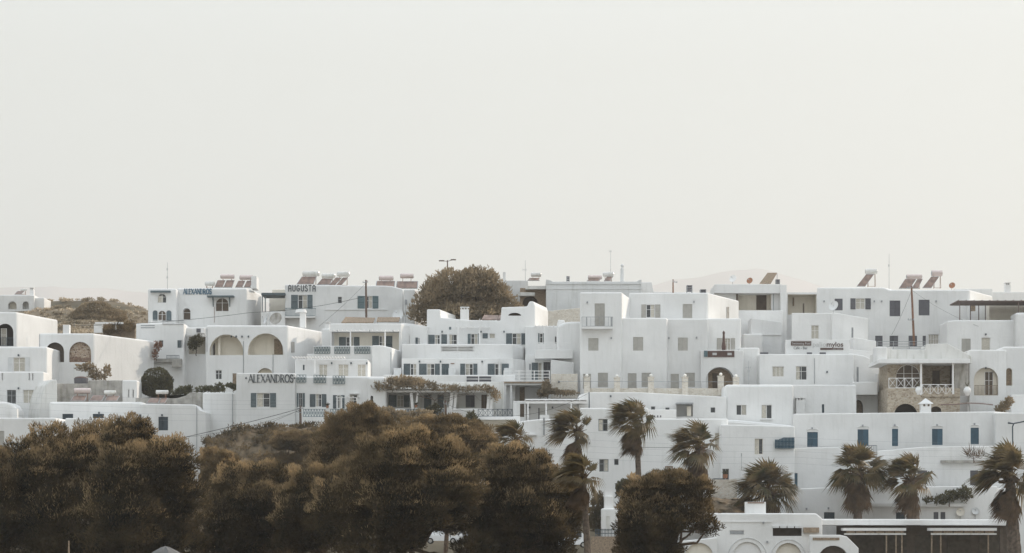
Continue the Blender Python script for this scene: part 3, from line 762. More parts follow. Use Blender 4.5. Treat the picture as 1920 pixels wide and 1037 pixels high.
# ------------------------------------------------------------------ right back
h = House('house', 'white house with overhanging parapet, dark door and tan open porch', 'house', 620, 1420)
b = h.block(1340, 1466, 548, 612, S=7, D=342, rnd=.06, mat='plaster')
b.void(1380, 549.5, 1446, 582, 2, 0, 1, back='cream'); b.shut(1418, 553.5, 1437, 581, 'room_brown', leaves=1, k=1.9, door=True)
b.box('post', 1380.5, 549, 1384, 583, -.05, .15, 'room_brown'); b.box('post', 1449.5, 549, 1451, 583, -.05, -.01, 'grey_metal')
b1 = h.block(1340, 1466, 533, 549.5, S=8, D=340.8, rnd=.1, ext=0, name='roof_parapet')
b2 = h.block(1378, 1468, 582, 625, S=2, D=339, rnd=.08)
b3 = h.block(1464, 1475, 534, 620, S=2, D=340, rnd=.08)
b4 = h.block(1474, 1535, 548, 612, S=7, D=344, rnd=.05, mat='plaster'); b4.void(1477, 552, 1531, 590, 3, 0, 1, back='cream'); b4.box('post', 1505.5, 569, 1508, 588, .2, .4, 'room_brown')
b4.shut(1486, 558, 1489, 574, 'cane', leaves=1, k=2.9)
b5 = h.block(1408, 1466, 603, 650, S=4, D=334, rnd=.08, poly=[(1408, 596.5), (1466, 604)], mat='plaster'); b5.box('ledge', 1410, 627, 1466, 628.5, -.15, .01, 'plaster')
b6 = h.block(1394, 1430, 626, 668, S=5, D=330.5, rnd=.2)
h.done(); RA = b1

h = House('house', 'long white house with four dark shuttered windows and sloping solar panels', 'house', 645, 1690)
b = h.block(1531, 1818, 541, 655, side=1862, S=9, D=338, poly=[(1531, 539), (1656, 539), (1668, 543.5), (1818, 543.5)], rnd=.25)
b.shut(1565, 560, 1580, 582, 'shut_dark'); b.win(1604.5, 559.5, 1622, 580, 'curtain', sh=((1594.5, 1604), (1622.5, 1632.5)), shc='shut_dark'); b.shut(1668, 563.5, 1688, 593, 'shut_dark'); b.shut(1722.5, 562, 1743, 591.5, 'shut_dark')
for x in (1545, 1639, 1653, 1755): b.lamp(x, 565, 'grey_metal')
for x0, x1 in ((1641, 1655), (1668, 1684), (1703.5, 1719.5), (1730, 1736)): b.shut(x0, 629.5, x1, 650, 'shut_dark')
b.win(1741, 627, 1760, 650, 'curtain', mull=3)
b2 = h.block(1790, 1861, 541.5, 600, S=6, D=350, rnd=.1); b3 = h.block(1856, 2180, 547.5, 600, S=6, D=353, rnd=.1); b3.chimney(1885, 534, 1895, 549, .5)
h.done(); LONGW = b

h = House('house', 'white house with brown cane roof pergola and grey shuttered window', 'house', 690, 1840)
b = h.block(1776, 2180, 600, 690, S=6, D=327, rnd=.25, poly=[(1776, 602), (1790, 600), (1900, 600), (2180, 601)])
b.shut(1803, 635, 1820, 662.5); b.win(1840, 633, 1857, 668, 'curtain', door=True, mull=0, bars=0); b.lamp(1848, 627, 'ink_metal')
bw = h.block(1855, 2180, 566, 605, S=4, D=334, mat='cream', rnd=.06); bw2 = h.block(1818, 1858, 563, 605, S=4, D=336, rnd=.06); bw2.shut(1819.5, 565, 1829, 583.5, 'cane', leaves=1)
bp = h.block(1795, 2180, 600.5, 640, S=6.5, D=327.4, rnd=.04)
mb = MB(); (u0, w1), (u1, w0) = bp.uw(1797, 560), bp.uw(2180, 566); bp.kbox(mb, u0, w0 + .1, u1, w0 + .22, .1, 6.4)
for i in range(26): x = u0 + (u1 - u0) * i / 26; bp.kbox(mb, x, w0 + .225, x + .08, w0 + .30, -.1, 6.4)
po = bp.part(mb, 'pergola', 'pergola_brown')
for x, k in ((1799, .2), (1819, 5), (1834.5, 5), (1847, 5), (1909, .2)):
    u, w = bp.uw(x, 601, k); u2, wt = bp.uw(x, 566, k); mb = MB(); bp.kbox(mb, u, w, u + .12, w0 + .095, k, k + .12); bp.part(mb, 'post', 'pergola_brown', po)
b3 = h.block(1905, 2180, 586, 690, S=4, D=325.5, rnd=.4)
h.done()

h = House('house', 'white house with arched balcony door behind a bronze railing', 'house', 775, 1850)
b = h.block(1817, 1887, 656, 775, S=7, D=309, rnd=.2); b.void(1826, 689, 1871.5, 741.5, .9, 1, 1, back='cream')
b.win(1846, 697, 1862, 741, 'brown', k=.84, door=True); b.rail(1827, 722.5, 1871, 741, -.15, 'bars', 'cane')
b2 = h.block(1880, 2180, 650, 775, S=7, D=310, rnd=.3); b2.void(1886.5, 690, 1898, 723, .6, 1, 1, back='cane'); b.lamp(1848, 690, 'ink_metal')
b3 = h.block(1896, 2180, 740, 790, S=4, D=302, rnd=.15)
h.done()

h = House('stone_house', 'tan stone house with deep timber porch and white crossed railings', 'house', 775, 1730)
b = h.block(1664, 1800, 728, 772, S=8, D=303, mat='stone', rnd=.04); b.void(1676.5, 757, 1720, 780, 1.5, .95, 2)
b.void(1745, 762, 1765, 780, 1, .8, 4)
b2 = h.block(1664, 1729, 679, 729, S=7, D=305, mat='stone', rnd=.04)
b2.win(1680, 683.5, 1726, 727, 'brown', arch=1, mull=2, rec=.3)
b2.rail(1666, 708.5, 1727, 728, 1.5, 'x', 'white_paint', n=4, t=.09)
b3 = h.block(1728, 1792, 679, 729, S=6, D=305.2, mat='stone', rnd=.04); b3.void(1731, 681, 1788, 726, 2.6, 0, 4, back='stone'); b3.shut(1748, 695, 1762, 724, 'room_brown', leaves=1, k=2.5, door=True)
b3.rail(1728.5, 720.5, 1789, 740.5, 2.2, 'x', 'white_paint', n=4, t=.09)
b3.box('terrace', 1728, 739, 1800, 744, -2.4, -.02, 'stone')
b3.box('screen', 1790, 681, 1816, 742, -1.2, -1.1, 'concrete')
for x in (1725.5, 1785.5): b3.box('post', x, 679.5, x + 3.2, 741, -2.35, -2.1, 'white_paint')
br = h.block(1648, 1819, 673, 680.5, S=9, D=302.2, rnd=.06, ext=0, name='roof')
br2 = h.block(1640, 1822, 655, 674, S=4, D=307, rnd=.12, ext=7, name='roof_parapet', mat='plaster_old', poly=[(1640, 662), (1670, 650), (1672, 655), (1735, 655), (1738, 645), (1776, 644), (1822, 668)])
br2.rail(1645, 640, 1735, 655, -1, 'horiz', 'grey_metal', n=4, t=.06)
b5 = h.block(1643, 1664, 650, 671, S=3, D=304, rnd=.2, ext=7, name='water_cistern')
h.done(); STONE = b3

h = House('hotel', 'stepped white hotel carrying cafe signboards on its parapet', 'hotel', 668, 1540)
b = h.block(1484, 1566, 587, 668, side=1629, S=9, D=324, rnd=.12, poly=[(1484, 587), (1566, 587)])
b.win(1521, 610, 1535.5, 635.5, 'curtain')
b2 = h.block(1560, 1627, 597, 668, S=7, D=323.2, rnd=.1, poly=[(1560, 586.5), (1565, 586.5), (1627, 597)]); b2.shut(1596.5, 614, 1600, 633, 'grey_metal', leaves=1)
b3 = h.block(1600, 1643, 638, 690, S=5, D=317, rnd=.1, poly=[(1600, 632.5), (1643, 639.5)]); b3.shut(1630, 660, 1635, 685.5, 'grey_metal', leaves=1)
h.done(); PALB = b
h = House('hotel_wing', 'plain white hotel wing with two curtained windows and rounded balcony', 'hotel', 760, 1520)
b = h.block(1424, 1601, 664, 760, S=7, D=312, rnd=.15)
b.win(1448, 687, 1470, 706.5, 'curtain', mull=2, bars=0); b.win(1492, 686.5, 1513, 712.5, 'half', frame='white_paint'); b.pipe(1527, 672, 720); b.lamp(1550.5, 697.5, 'ink_metal')
b2 = h.block(1592, 1664, 668, 775, S=6, D=313.5, rnd=.15, poly=[(1592, 662), (1622, 667.5), (1664, 690)]); b2.shut(1606, 688, 1610, 716, 'grey_metal', leaves=1)
b3 = h.block(1600, 1646, 716, 740, S=5, D=308.5, rnd=.15, ext=0, name='balcony')
b4 = h.block(1560, 1648, 742, 775, S=4, D=311.5, rnd=.04); b4.void(1601, 750, 1618, 776, .8, 1.6, 4, back='cane')
b5 = h.block(1645, 1666, 700, 775, S=4, D=312.5, rnd=.04); b5.void(1647.5, 719.5, 1660, 757, .5, 1, 4, back='plaster_grey')
h.done(); WING = b
h = House('house', 'white corner house with rounded parapet and two small casement windows', 'house', 800, 1420)
b = h.block(1360, 1488, 721, 805, S=7, D=302, rnd=.45)
b.win(1380.5, 759, 1400, 778.5, 'half', mull=1, bars=0); b.win(1427.5, 759, 1447.5, 785, 'half', mull=1, bars=0); b.balcony(1426, 785.5, 1449, 787, .25)
b.chimney(1493, 750, 1509, 777, 1.5)
b2 = h.block(1480, 1606, 721.5, 790, S=5, D=304.5, rnd=.2); b2.shut(1541, 758, 1545.5, 774, 'shut_ink', leaves=1)
b3 = h.block(1352, 1490, 793, 850, S=3, D=298.5, rnd=.5, poly=[(1352, 787), (1378, 787), (1430, 792), (1488, 798)])
h.done()

h = House('house', 'low white house with small square windows and a lean-to carport', 'house', 790, 1240)
b = h.block(1085, 1362, 735, 800, S=7, D=301, rnd=.15, poly=[(1085, 741), (1105, 735.5), (1195, 735.5), (1362, 744)])
b.win(1220.5, 762, 1228.5, 768.5, 'glass', mull=0, bars=0, frame='grey_metal'); b.win(1247.5, 764, 1255.5, 770.5, 'glass', mull=0, bars=0, frame='grey_metal'); b.win(1332.5, 764, 1341, 773.5, 'glass', mull=0, bars=0, frame='shut_dark')
b.void(1268.5, 756, 1299, 781, 1.5, 0, 0, back='plaster_grey'); b.box('carport_roof', 1268, 755, 1300, 757.5, -1.2, .0, 'grey_metal'); b.box('carport_wall', 1288, 762, 1296, 780, -.1, .2, 'cream')
b2 = h.block(1210, 1268, 768, 800, S=2, D=298.6, rnd=.1); b.lamp(1145, 743, 'ink_metal')
for x in (1226, 1232, 1237.5): b2.box('vent', x, 779, x + 2.4, 782.5, -.04, .01, 'shut_dark')
b3 = h.block(985, 1110, 748, 800, S=6, D=301.8, rnd=.1)
b3.shut(1011, 765, 1023.5, 788, 'plaster_old'); b3.box('door', 1009.5, 765, 1011.5, 788, -.05, .01, 'shut_dark')
b3.pergola(984, 1100, 752, 2.6, 9, 'white_paint', (990, 1024, 1071), 790, th=.35, cover='white_paint')
b4 = h.block(962, 986, 752, 800, S=4, D=300.5, rnd=.08); b4.shut(975, 757, 983, 782, 'room_brown', leaves=1)
b4.chimney(1012, 778, 1030, 790, -2, cap=False)
b3.lamp(993, 764); b3.lamp(1036, 764)
h.done()

h = House('apartment_building', 'tall plain white building behind the wind bent palms', 'building', 930, 1150)
b = h.block(975, 1365, 786, 905, S=7, D=288, rnd=.2, ext=60, poly=[(975, 790), (1010, 786), (1085, 786), (1087, 765), (1215, 765), (1217, 785), (1365, 785)])
b.win(1122, 785.5, 1139.5, 808.5, 'half', frame='grey_metal'); b.win(1123.5, 861, 1141, 884.5, 'half', frame='grey_metal'); b.win(1151.5, 860.5, 1160, 872, 'glass', frame='grey_metal', mull=0, bars=0)
b.win(1340.5, 812, 1361, 845, 'curtain', frame='cream'); b.lamp(1024.5, 831, 'grey_metal'); b.lamp(1105, 831, 'grey_metal'); b.win(1247, 874, 1262, 900, 'curtain', frame='terracotta')
b.box('drainpipe', 1018.5, 783, 1021.5, 816, -.12, .01, 'grey_metal'); b.box('ledge', 980, 814, 1006, 816.5, -.4, .01, 'plaster'); b.win(1006, 864, 1012, 890, 'curtain', mull=0)
b2 = h.block(897, 982, 810, 905, S=6, D=287, rnd=.15, ext=60)
b3 = h.block(1200, 1335, 902, 960, S=3, D=276, rnd=.1); b3.box('wall_coping', 1200, 905, 1335, 908, -.1, .01, 'concrete')
h.done()
h = House('house', 'white house with stone footing and narrow cream casement', 'house', 935, 1420)
b = h.block(1352, 1490, 800, 935, S=6, D=285, rnd=.15, ext=60, poly=[(1352, 796), (1490, 799)])
b.win(1415, 822.5, 1430.5, 852, 'half', bars=0, frame='cream'); b.win(1349.5 + 4, 879, 1367, 900, 'glass', mull=1, bars=0, frame='grey_metal')
b1 = h.block(1322, 1382, 899, 960, S=2.5, D=279, mat='stone_pale', rnd=.05); b1.box('flower_box', 1338, 897, 1356, 899, .2, .8, 'shut_ink')
h.done()

h = House('house', 'long white terrace house with bright blue shutters and doors', 'house', 970, 1680)
b = h.block(1486, 1865, 774, 850, side=1990, S=12, D=292, rnd=.18, poly=[(1486, 776), (1650, 774), (1865, 771.5)])
for x0, y0, x1, y1, lv in ((1513.5, 810, 1533.5, 838, 2), (1608, 805, 1628.5, 836, 2), (1672.5, 804, 1684, 836.5, 1), (1747.5, 804, 1767.5, 834.5, 2), (1820, 802, 1835.5, 833, 1)):
    b.shut(x0, y0, x1, y1, 'shut_blue', leaves=lv)
    mb = MB(); (u0, w0), (u1, _) = b.uw(x0 - 1, y0 - .6), b.uw(x1 + 1, y0); r = (u1 - u0) / 2
    pts = [b.pt((u0 + u1) / 2 + r * math.cos(t), -.05, w0 + .18 + r * .28 * math.sin(t)) for t in [math.pi * i / 10 for i in range(11)]]
    mb.path(pts, .07, 5); b.part(mb, 'hood_mould', 'plaster')
    b.lamp((x0 + x1) / 2 - 1, y0 - 7, 'grey_metal')
b1 = h.block(1400, 1600, 839, 935, S=4.5, D=286, rnd=.1, poly=[(1400, 842), (1455, 841), (1600, 838)])
b1.shut(1475.5, 887, 1495.5, 917, 'shut_blue', leaves=1, door=True); b1.lamp(1483, 878, 'grey_metal')
mb = MB(); (u0, w1), (u1, w0) = b1.uw(1453, 820, -1.4), b1.uw(1490, 841, -1.4); n = 14
for i in range(n):
    x = u0 + (u1 - u0) * i / n; f = (u1 - u0) / n * .86; hgt = (w1 - w0) * (1 if i > 5 else .80 + .05 * max(0, i - 2))
    b1.kbox(mb, x, w0, x + f, w0 + hgt, -1.4, -1.34)
b1.kbox(mb, u0, w0 + .25, u1, w0 + .36, -1.335, -1.28); b1.kbox(mb, u0, w0 + .9, u1, w0 + 1.0, -1.335, -1.28); b1.part(mb, 'garden_gate', 'shut_blue')
b2 = h.block(1590, 1880, 846, 935, S=4, D=284, rnd=.12, poly=[(1590, 850), (1640, 846), (1730, 838), (1865, 836), (1880, 836)])
b2.rail(1624, 835, 1644, 858, .1, 'bars', 'ink_metal', n=6); b2.balcony(1598, 860, 1668, 866, .6); b2.balcony(1765, 863, 1845, 868, .5, 'concrete')
b2.shut(1720, 882, 1738.5, 908, 'shut_dark', leaves=2); b2.shut(1819, 882, 1834, 910, 'shut_dark', leaves=1)
b3 = h.block(1478, 1870, 916, 985, S=4, D=276.5, rnd=.12, poly=[(1478, 917), (1560, 914), (1700, 912), (1870, 912)])
b3.shut(1545, 960.5, 1565, 985, 'shut_ink'); b3.shut(1680, 960.5, 1697, 985, 'shut_ink'); b3.shut(1750.5, 960, 1759.5, 985, 'shut_dark', leaves=1); b3.shut(1763.5, 960, 1772.5, 985, 'shut_dark', leaves=1)
b3.balcony(1633, 944, 1810, 950, .6, 'plaster'); b3.lamp(1512, 954, 'grey_metal'); b3.lamp(1553, 953, 'grey_metal')
b4 = h.block(1866, 2180, 774, 985, S=5, D=290.5, rnd=.15)
b5 = h.block(1810, 2180, 880, 985, S=4, D=279, rnd=.12, poly=[(1810, 920), (1852, 918), (1855, 915), (2180, 915)])
h.done(); BLUE = b3

# ------------------------------------------------------------------ shore row
h = House('restaurant', 'low white beach restaurant with arches and slatted dark canopies', 'restaurant', 1045, 1600)
b = h.block(1338, 1542, 962, 1045, S=8, D=256, rnd=.2, poly=[(1338, 962), (1530, 962.5), (1542, 972)])
b.void(1374, 1016, 1429, 1070, .3, 1, 0, back='white_paint'); b.void(1453, 1018, 1503, 1070, .5, 1, 0, back='cream')
for x0, x1, y in ((1365, 1438, 1008.5), (1445, 1511, 1011.5)):
    mb = MB(); (u0, _), (u1, w1) = b.uw(x0, y), b.uw(x1, y); r = (u1 - u0) / 2
    mb.path([b.pt((u0 + u1) / 2 + r * math.cos(t), -.03, w1 - r + r * math.sin(t)) for t in [math.pi * i / 16 for i in range(17)]], .06, 5); b.part(mb, 'arch_moulding', 'plaster_grey')
b.hole(1368, 994.5, 1395, 1002.5, .1); b.box('vent', 1369, 995.5, 1394, 1001.5, .02, .09, 'grey_metal')
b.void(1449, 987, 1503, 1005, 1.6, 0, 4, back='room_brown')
for i in range(4): b.box('canopy_slat', 1449 + i * 14, 986, 1461 + i * 14, 990, -.25, -.02, 'plaster_grey')
b.box('ledge', 1345, 977.5, 1448, 979.5, -.08, .01, 'plaster'); b.box('awning', 1507, 989, 1536, 999, -.5, -.02, 'cane'); b.lamp(1431, 980, 'grey_metal'); b.lamp(1438.5, 1016, 'grey_metal')
mb = MB(); b.kbox(mb, *b.uw(1399, 964, 1.5), *b.uw(1436, 941, 1.5), 1.5, 3.2); o = b.part(mb, 'chimney', 'plaster')
mb = MB(); b.kbox(mb, *b.uw(1402, 943.8, 1.4), *b.uw(1433, 941.8, 1.4), 1.44, 1.5 - .004); b.part(mb, 'chimney_vent', 'rust', o)
bl = h.block(1276, 1345, 1008, 1060, S=3, D=253.5, rnd=.1, poly=[(1276, 1015), (1345, 1008)]); bl.void(1284, 1018, 1338, 1070, .4, 1, 0, back='cream')
b2 = h.block(1540, 1898, 974, 986, S=12, D=259, rnd=.2, ext=-1.5, name='roof', poly=[(1540, 973), (1890, 974), (1898, 983)])
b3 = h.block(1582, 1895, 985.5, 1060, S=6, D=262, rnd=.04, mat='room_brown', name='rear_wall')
for x0, x1, y in ((1583, 1699, 990), (1746, 1869, 990)):
    mb = MB(); (u0, w1), (u1, w0) = b2.uw(x0, y, -2.2), b2.uw(x1, y + 5.2, -2.2); b2.kbox(mb, u0, w0, u1, w1, -2.2, .4)
    cn = b2.part(mb, 'canopy', 'plaster')
    for i in range(6):
        ms = MB(); xa = u0 + .3 + (u1 - u0 - .4) * i / 6; b2.kbox(ms, xa, w0 - .3, xa + (u1 - u0) / 6 * .82, w0 - .006, -2.0, -1.9); b2.part(ms, 'canopy_slat', 'cane', cn)
    mp = MB(); b2.kbox(mp, u0, w0 - .5, u1, w0 - .31, -2.1, -1.95); b2.part(mp, 'canopy_beam', 'plaster_old', cn)
for x in (1661, 1679, 1690, 1746, 1763, 1852): b2.box('post', x, 998, x + 2.4, 1060, -1.9, -1.74, 'cane')
for x in (1591, 1875): b2.box('post', x, 990, x + 6, 1060, .6, 1.0, 'room_brown')
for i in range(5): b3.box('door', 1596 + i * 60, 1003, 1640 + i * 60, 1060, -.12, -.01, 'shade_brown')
b4 = h.block(1519, 1603, 1003, 1060, S=1.0, D=253, rnd=.1, poly=[(1519, 1003), (1575, 1003), (1588, 1006), (1610, 1028)])
b4.void(1533, 1023, 1592, 1070, .9, 1, 0, back='room_brown'); b4.box('pergola_slat', 1524, 1008, 1574, 1013, -.06, -.01, 'cane')
h.done(); REST = b

h = House('chapel', 'tiny white chapel with square bell tower between the palms', 'chapel', 1000, 1142)
b = h.block(1133, 1156, 930, 1005, S=2.5, D=262, rnd=.12, poly=[(1133, 930), (1149, 930), (1150, 945), (1156, 952)])
b.chimney(1134, 919, 1149, 932, .5, cap=False)
b2 = h.block(1128, 1158, 953, 1005, S=4, D=261, rnd=.25); b2.shut(1136, 968, 1144, 1000, 'plaster_old', leaves=1, door=True)
h.done()
# ------------------------------------------------------------------ rooftop things
def heater(label, tx0, ty0, tx1, ty1, panels, base, D, tank='steel'):
    """solar water heater: horizontal tank on a frame with tilted collectors; panels = (x0,x1 at foot, x0,x1 at head)"""
    tm = 'plaster_old' if tank == 'white' else 'tank_steel'
    mid = P((tx0 + tx1) / 2, base, D); t = thing('solar_water_heater', mid, label, 'solar water heater', 'solar water heaters on the roofs')
    yc = (ty0 + ty1) / 2; r = (ty1 - ty0) / 2 / F * D
    a = P(tx0, yc, D); b = P(tx1, yc, D); ax = (b - a).normalized(); mb = MB(); mb.tube(a, b, r, r, 12)
    tk = mb.obj('tank', tm, t, t)
    for e, sg in ((a, -1), (b, 1)):
        mc = MB(); mc.tube(e + ax * sg * .003, e + ax * sg * .06, r * .86, r * .7, 12); mc.obj('tank_cap', 'steel' if tank != 'steel' else 'grey_metal', tk, t)
    ms = MB(); g = P(tx0, base, D).z
    for f in (.18, .82):
        p = a.lerp(b, f); p.z -= r * .6; q = p.copy(); q.z = g; ms.tube(p, q, .045, None, 4); ms.tube(p + Vector((0, -.3, -.2)), q + Vector((0, -.7, 0)), .035, None, 4)
    ms.tube(a.lerp(b, .18) + Vector((0, -.02, g - a.z + .1)), a.lerp(b, .82) + Vector((0, -.02, g - a.z + .1)), .035, None, 4)
    for f in (.18, .82):
        q = a.lerp(b, f); q.z = g + .06; ms.tube(q, q + Vector((0, -.7, 0)), .035, None, 4)
    ms.obj('stand', 'rust', t, t)  # reddish sunlit glow under the tank put into the stand's colour
    for fx0, fx1, hx0, hx1, hy in panels:
        y1 = D - 1.3; p = [P(fx0, base - .4, y1), P(fx1, base - .4, y1), P(hx1, hy, D - .25), P(hx0, hy, D - .25)]
        nn = (p[1] - p[0]).cross(p[3] - p[0]).normalized() * .09
        mp = MB(); mp.hexa([v + nn for v in p[::-1]][::-1] + [v for v in p]); pn = mp.obj('collector_panel', 'grey_metal', t, t)
        c = sum(p, Vector()) / 4; mg = MB(); q = [v + (c - v) * .07 for v in p]
        mg.hexa([v - nn * .12 for v in q] + [v - nn * .02 for v in q]) ; q2 = MB(); q2.hexa([v + nn * 1.02 for v in q] + [v + nn * 1.12 for v in q])
        q2.obj('collector_glass', 'collector', pn, t)
    return t
Dr = 342
heater('solar heater with plain tank lying low behind the blue hotel lettering', 385, 528, 402, 536.5, [], 541, 344, 'white')
heater('solar heater with raised tank, nearest the blue lettering of the arched hotel', 414, 514.5, 439, 523, [(402, 417, 408, 423, 526), (419, 435, 425, 440, 526)], 540, 345)
heater('solar heater beside the square roof block of the arched hotel', 450, 516, 474, 525, [(441, 454, 447, 460, 527), (457, 469, 463, 474, 527)], 540, 346)
heater('large solar heater above the plain dark lettering', 568, 508, 598, 518, [(556, 588, 566, 594, 519)], 534, 348, 'white')
heater('low solar heater, middle one of three above the plain dark lettering', 604, 512.5, 628, 522, [(594, 618, 604, 624, 523)], 535, 349, 'white')
heater('solar heater with two slanting panels at the end of three tanks', 633, 509, 655, 519, [(616, 628, 630, 641, 521), (630, 640, 643, 653, 521)], 536, 348, 'white')
heater('solar heater with pale tank and wide collector beside the wooden pole', 711, 517, 737, 526, [(704, 740, 706, 741, 527.5)], 541, 352)
heater('solar heater with raised tank on long collector beside the big tree', 751, 513, 775, 522, [(742, 783, 744, 784, 528)], 542, 352)
heater('solar heater with round white tank on the brown stone house', 996, 511, 1014, 519, [(989, 1010, 993, 1012, 522)], 527, 355, 'white')
heater('solar heater with long tank lying on the cornice house roof', 1103, 516, 1128, 524, [(1100, 1122, 1104, 1126, 524)], 528, 351, 'steel')
heater('solar heater beside the tall mast on the cornice house roof', 1131, 510, 1150, 519, [(1132, 1144, 1138, 1149, 519.5)], 528, 352, 'white')
heater('solar heater with single steep panel on the long white house', 1623, 504, 1644, 514, [(1606, 1622, 1624, 1639, 514.5)], 538, 342, 'white')
heater('solar heater cluster tank with two panels behind the leaning pole', 1700, 514.5, 1728, 523, [(1685, 1706, 1697, 1718, 523.5), (1709, 1721, 1720, 1730, 523.5)], 542, 343)
heater('solar heater with steep brown panel beside the red dish', 1747, 507, 1766, 518, [(1729, 1746, 1746, 1761, 519)], 541, 343)
heater('solar heater with round dark tank end against the concrete wall', 140, 727.5, 170, 738.5, [(132, 159, 138, 163, 743)], 753, 305.5, 'steel')
heater('solar heater with small sheltered tank against the concrete wall', 196, 732, 217, 740, [(167, 191, 174, 197, 742), (196, 219, 201, 225, 743)], 753, 305.5, 'white')
heater('solar heater with white tank below the round dark bush', 293, 731.5, 315, 739, [(275, 297, 281, 301, 747), (298, 309, 303, 315, 747)], 757, 302, 'white')
heater('solar heater on the lone farmhouse roof', 39, 541.5, 50, 546, [(27, 40, 33, 46, 546.5)], 553, 405, 'white')

def collector(label, p, th=.12, m='collector'):
    q = [P(*v) for v in p]; nn = (q[1] - q[0]).cross(q[3] - q[0]).normalized() * th
    t = thing('solar_collector', q[0], label, 'solar panel'); mb = MB(); mb.hexa([v for v in q] + [v + nn for v in q]); f = mb.obj('panel', m, t, t)
    c = sum(q, Vector()) / 4; w = [v + (c - v) * .06 for v in q]; ms = MB()
    for a, b in ((0, 3), (1, 2)): ms.tube(q[b], Vector((q[b].x, q[b].y, q[a].z)), .05, None, 4)
    ms.obj('stand', 'grey_metal', t, t); return t
collector('large tilted solar panel between two dishes and the rusty roof clutter', [(1424, 532.5, 343.5), (1445, 532.5, 343.5), (1457, 512.5, 345.5), (1439, 512.5, 345.5)], m='cane')
collector('flat tilted solar panel beside the chimney, smaller one', [(903, 600, 330), (931, 600.5, 330), (935, 592.5, 331.5), (908, 591.5, 331.5)])
collector('flat tilted solar panel beside the round parapet, longer one', [(932, 600.5, 330), (975, 601, 330), (977, 593, 331.5), (937, 591.5, 331.5)])
collector('grey glazed solar panel lying flat beside the wooden pole', [(640, 606, 329), (700, 606, 329), (703, 597, 331.5), (648, 595.5, 331.5)], m='cane')
collector('thin glazed solar panel between the wooden pole and the dish', [(706, 604, 329.5), (748, 604, 329.5), (750, 596, 331.5), (708, 596, 331.5)], m='cane')

def dish(label, px, py, r, D, foot, m='plaster_grey', yaw=.5):
    c = P(px, py, D); R = r / F * D; t = thing('satellite_dish', P(px, foot, D), label, 'satellite dish', 'satellite dishes on the roofs')
    ax = Vector((-math.sin(yaw), -math.cos(yaw), .35)).normalized(); a = ax.orthogonal().normalized(); b = ax.cross(a); mb = MB(); vs = [c - ax * R * .28]; fs = []; n = 18
    for j in range(1, 5):
        f = j / 4
        for i in range(n):
            q = 2 * math.pi * i / n; vs.append(c + (a * math.cos(q) + b * math.sin(q)) * R * f - ax * R * .28 * (1 - f * f))
    for i in range(n): fs.append((0, 1 + i, 1 + (i + 1) % n))
    for j in range(3):
        for i in range(n): fs.append((1 + j * n + i, 1 + (j + 1) * n + i, 1 + (j + 1) * n + (i + 1) % n, 1 + j * n + (i + 1) % n))
    k = len(vs); vs += [v - ax * .03 for v in vs]; fs += [tuple(x + k for x in f[::-1]) for f in fs]
    mb.add(vs, fs); mb.obj('reflector', m, t, t, True)
    ma = MB(); e = c + ax * R * .8; ma.tube(c - b * R, e, .02, None, 4); ma.tube(e - ax * .1, e + ax * .05, .06, None, 6); ma.obj('feed_arm', 'grey_metal', t, t)
    mm = MB(); mm.tube(c - ax * R * .3, Vector((c.x, c.y + R * .4, c.z)), .035, None, 5); mm.tube(Vector((c.x, c.y + R * .4, c.z + .1)), Vector((c.x, c.y + R * .4, P(px, foot, D).z - .1)), .04, None, 5); mm.obj('mast', 'grey_metal', t, t)
    return t
dish('pale round dish with dark feed on the overhanging parapet', 1374, 522, 7, 344, 534, 'white_paint')
dish('rust red dish on the overhanging parapet', 1405.5, 526, 6, 344, 534, 'terracotta')
dish('rust red dish at the end of the long white roof', 1785, 535, 6, 342, 545, 'terracotta')
dish('large pale dish before a dark shutter on the stepped hotel', 1563, 573, 9.5, 329, 590, 'plaster_grey', .7)
dish('very large grey dish beside the awning chimney below the plain lettering', 517, 597, 12, 336, 612, 'concrete', .3)
dish('large grey dish behind the arched loggias with the thin antenna', 499, 597, 10, 338, 612, 'plaster_grey', 1.1)
dish('grey dish on the roof between pole and big tree', 746, 590, 11, 334, 606, 'plaster_grey', .3)
dish('cream dish on the low terrace under the thorny planter', 1801, 960, 8, 276, 972, 'cream', .2)
dish('clear rimmed dish on the low terrace beside the last palm', 1829, 958, 7, 276.2, 972, 'plaster_grey', .2)
# free chimney with wide cap in front of the teal balcony
t = thing('chimney_stack', P(567, 612, 331), 'white chimney with broad flat cap below the teal balcony', 'chimney')
mb = MB(); a, b = P(562, 586, 331), P(573, 614, 331); mb.box(((a.x + b.x) / 2, 331.5, (a.z + b.z) / 2), (b.x - a.x) / 2, .45, (a.z - b.z) / 2); mb.obj('shaft', 'plaster', t, t)
mb = MB(); a, b = P(552, 580, 331), P(576, 586, 331); mb.tube(((a.x + b.x) / 2, 331.5, b.z + .003), ((a.x + b.x) / 2, 331.5, a.z), .98, .8, 12); mb.obj('cap', 'plaster', t, t)
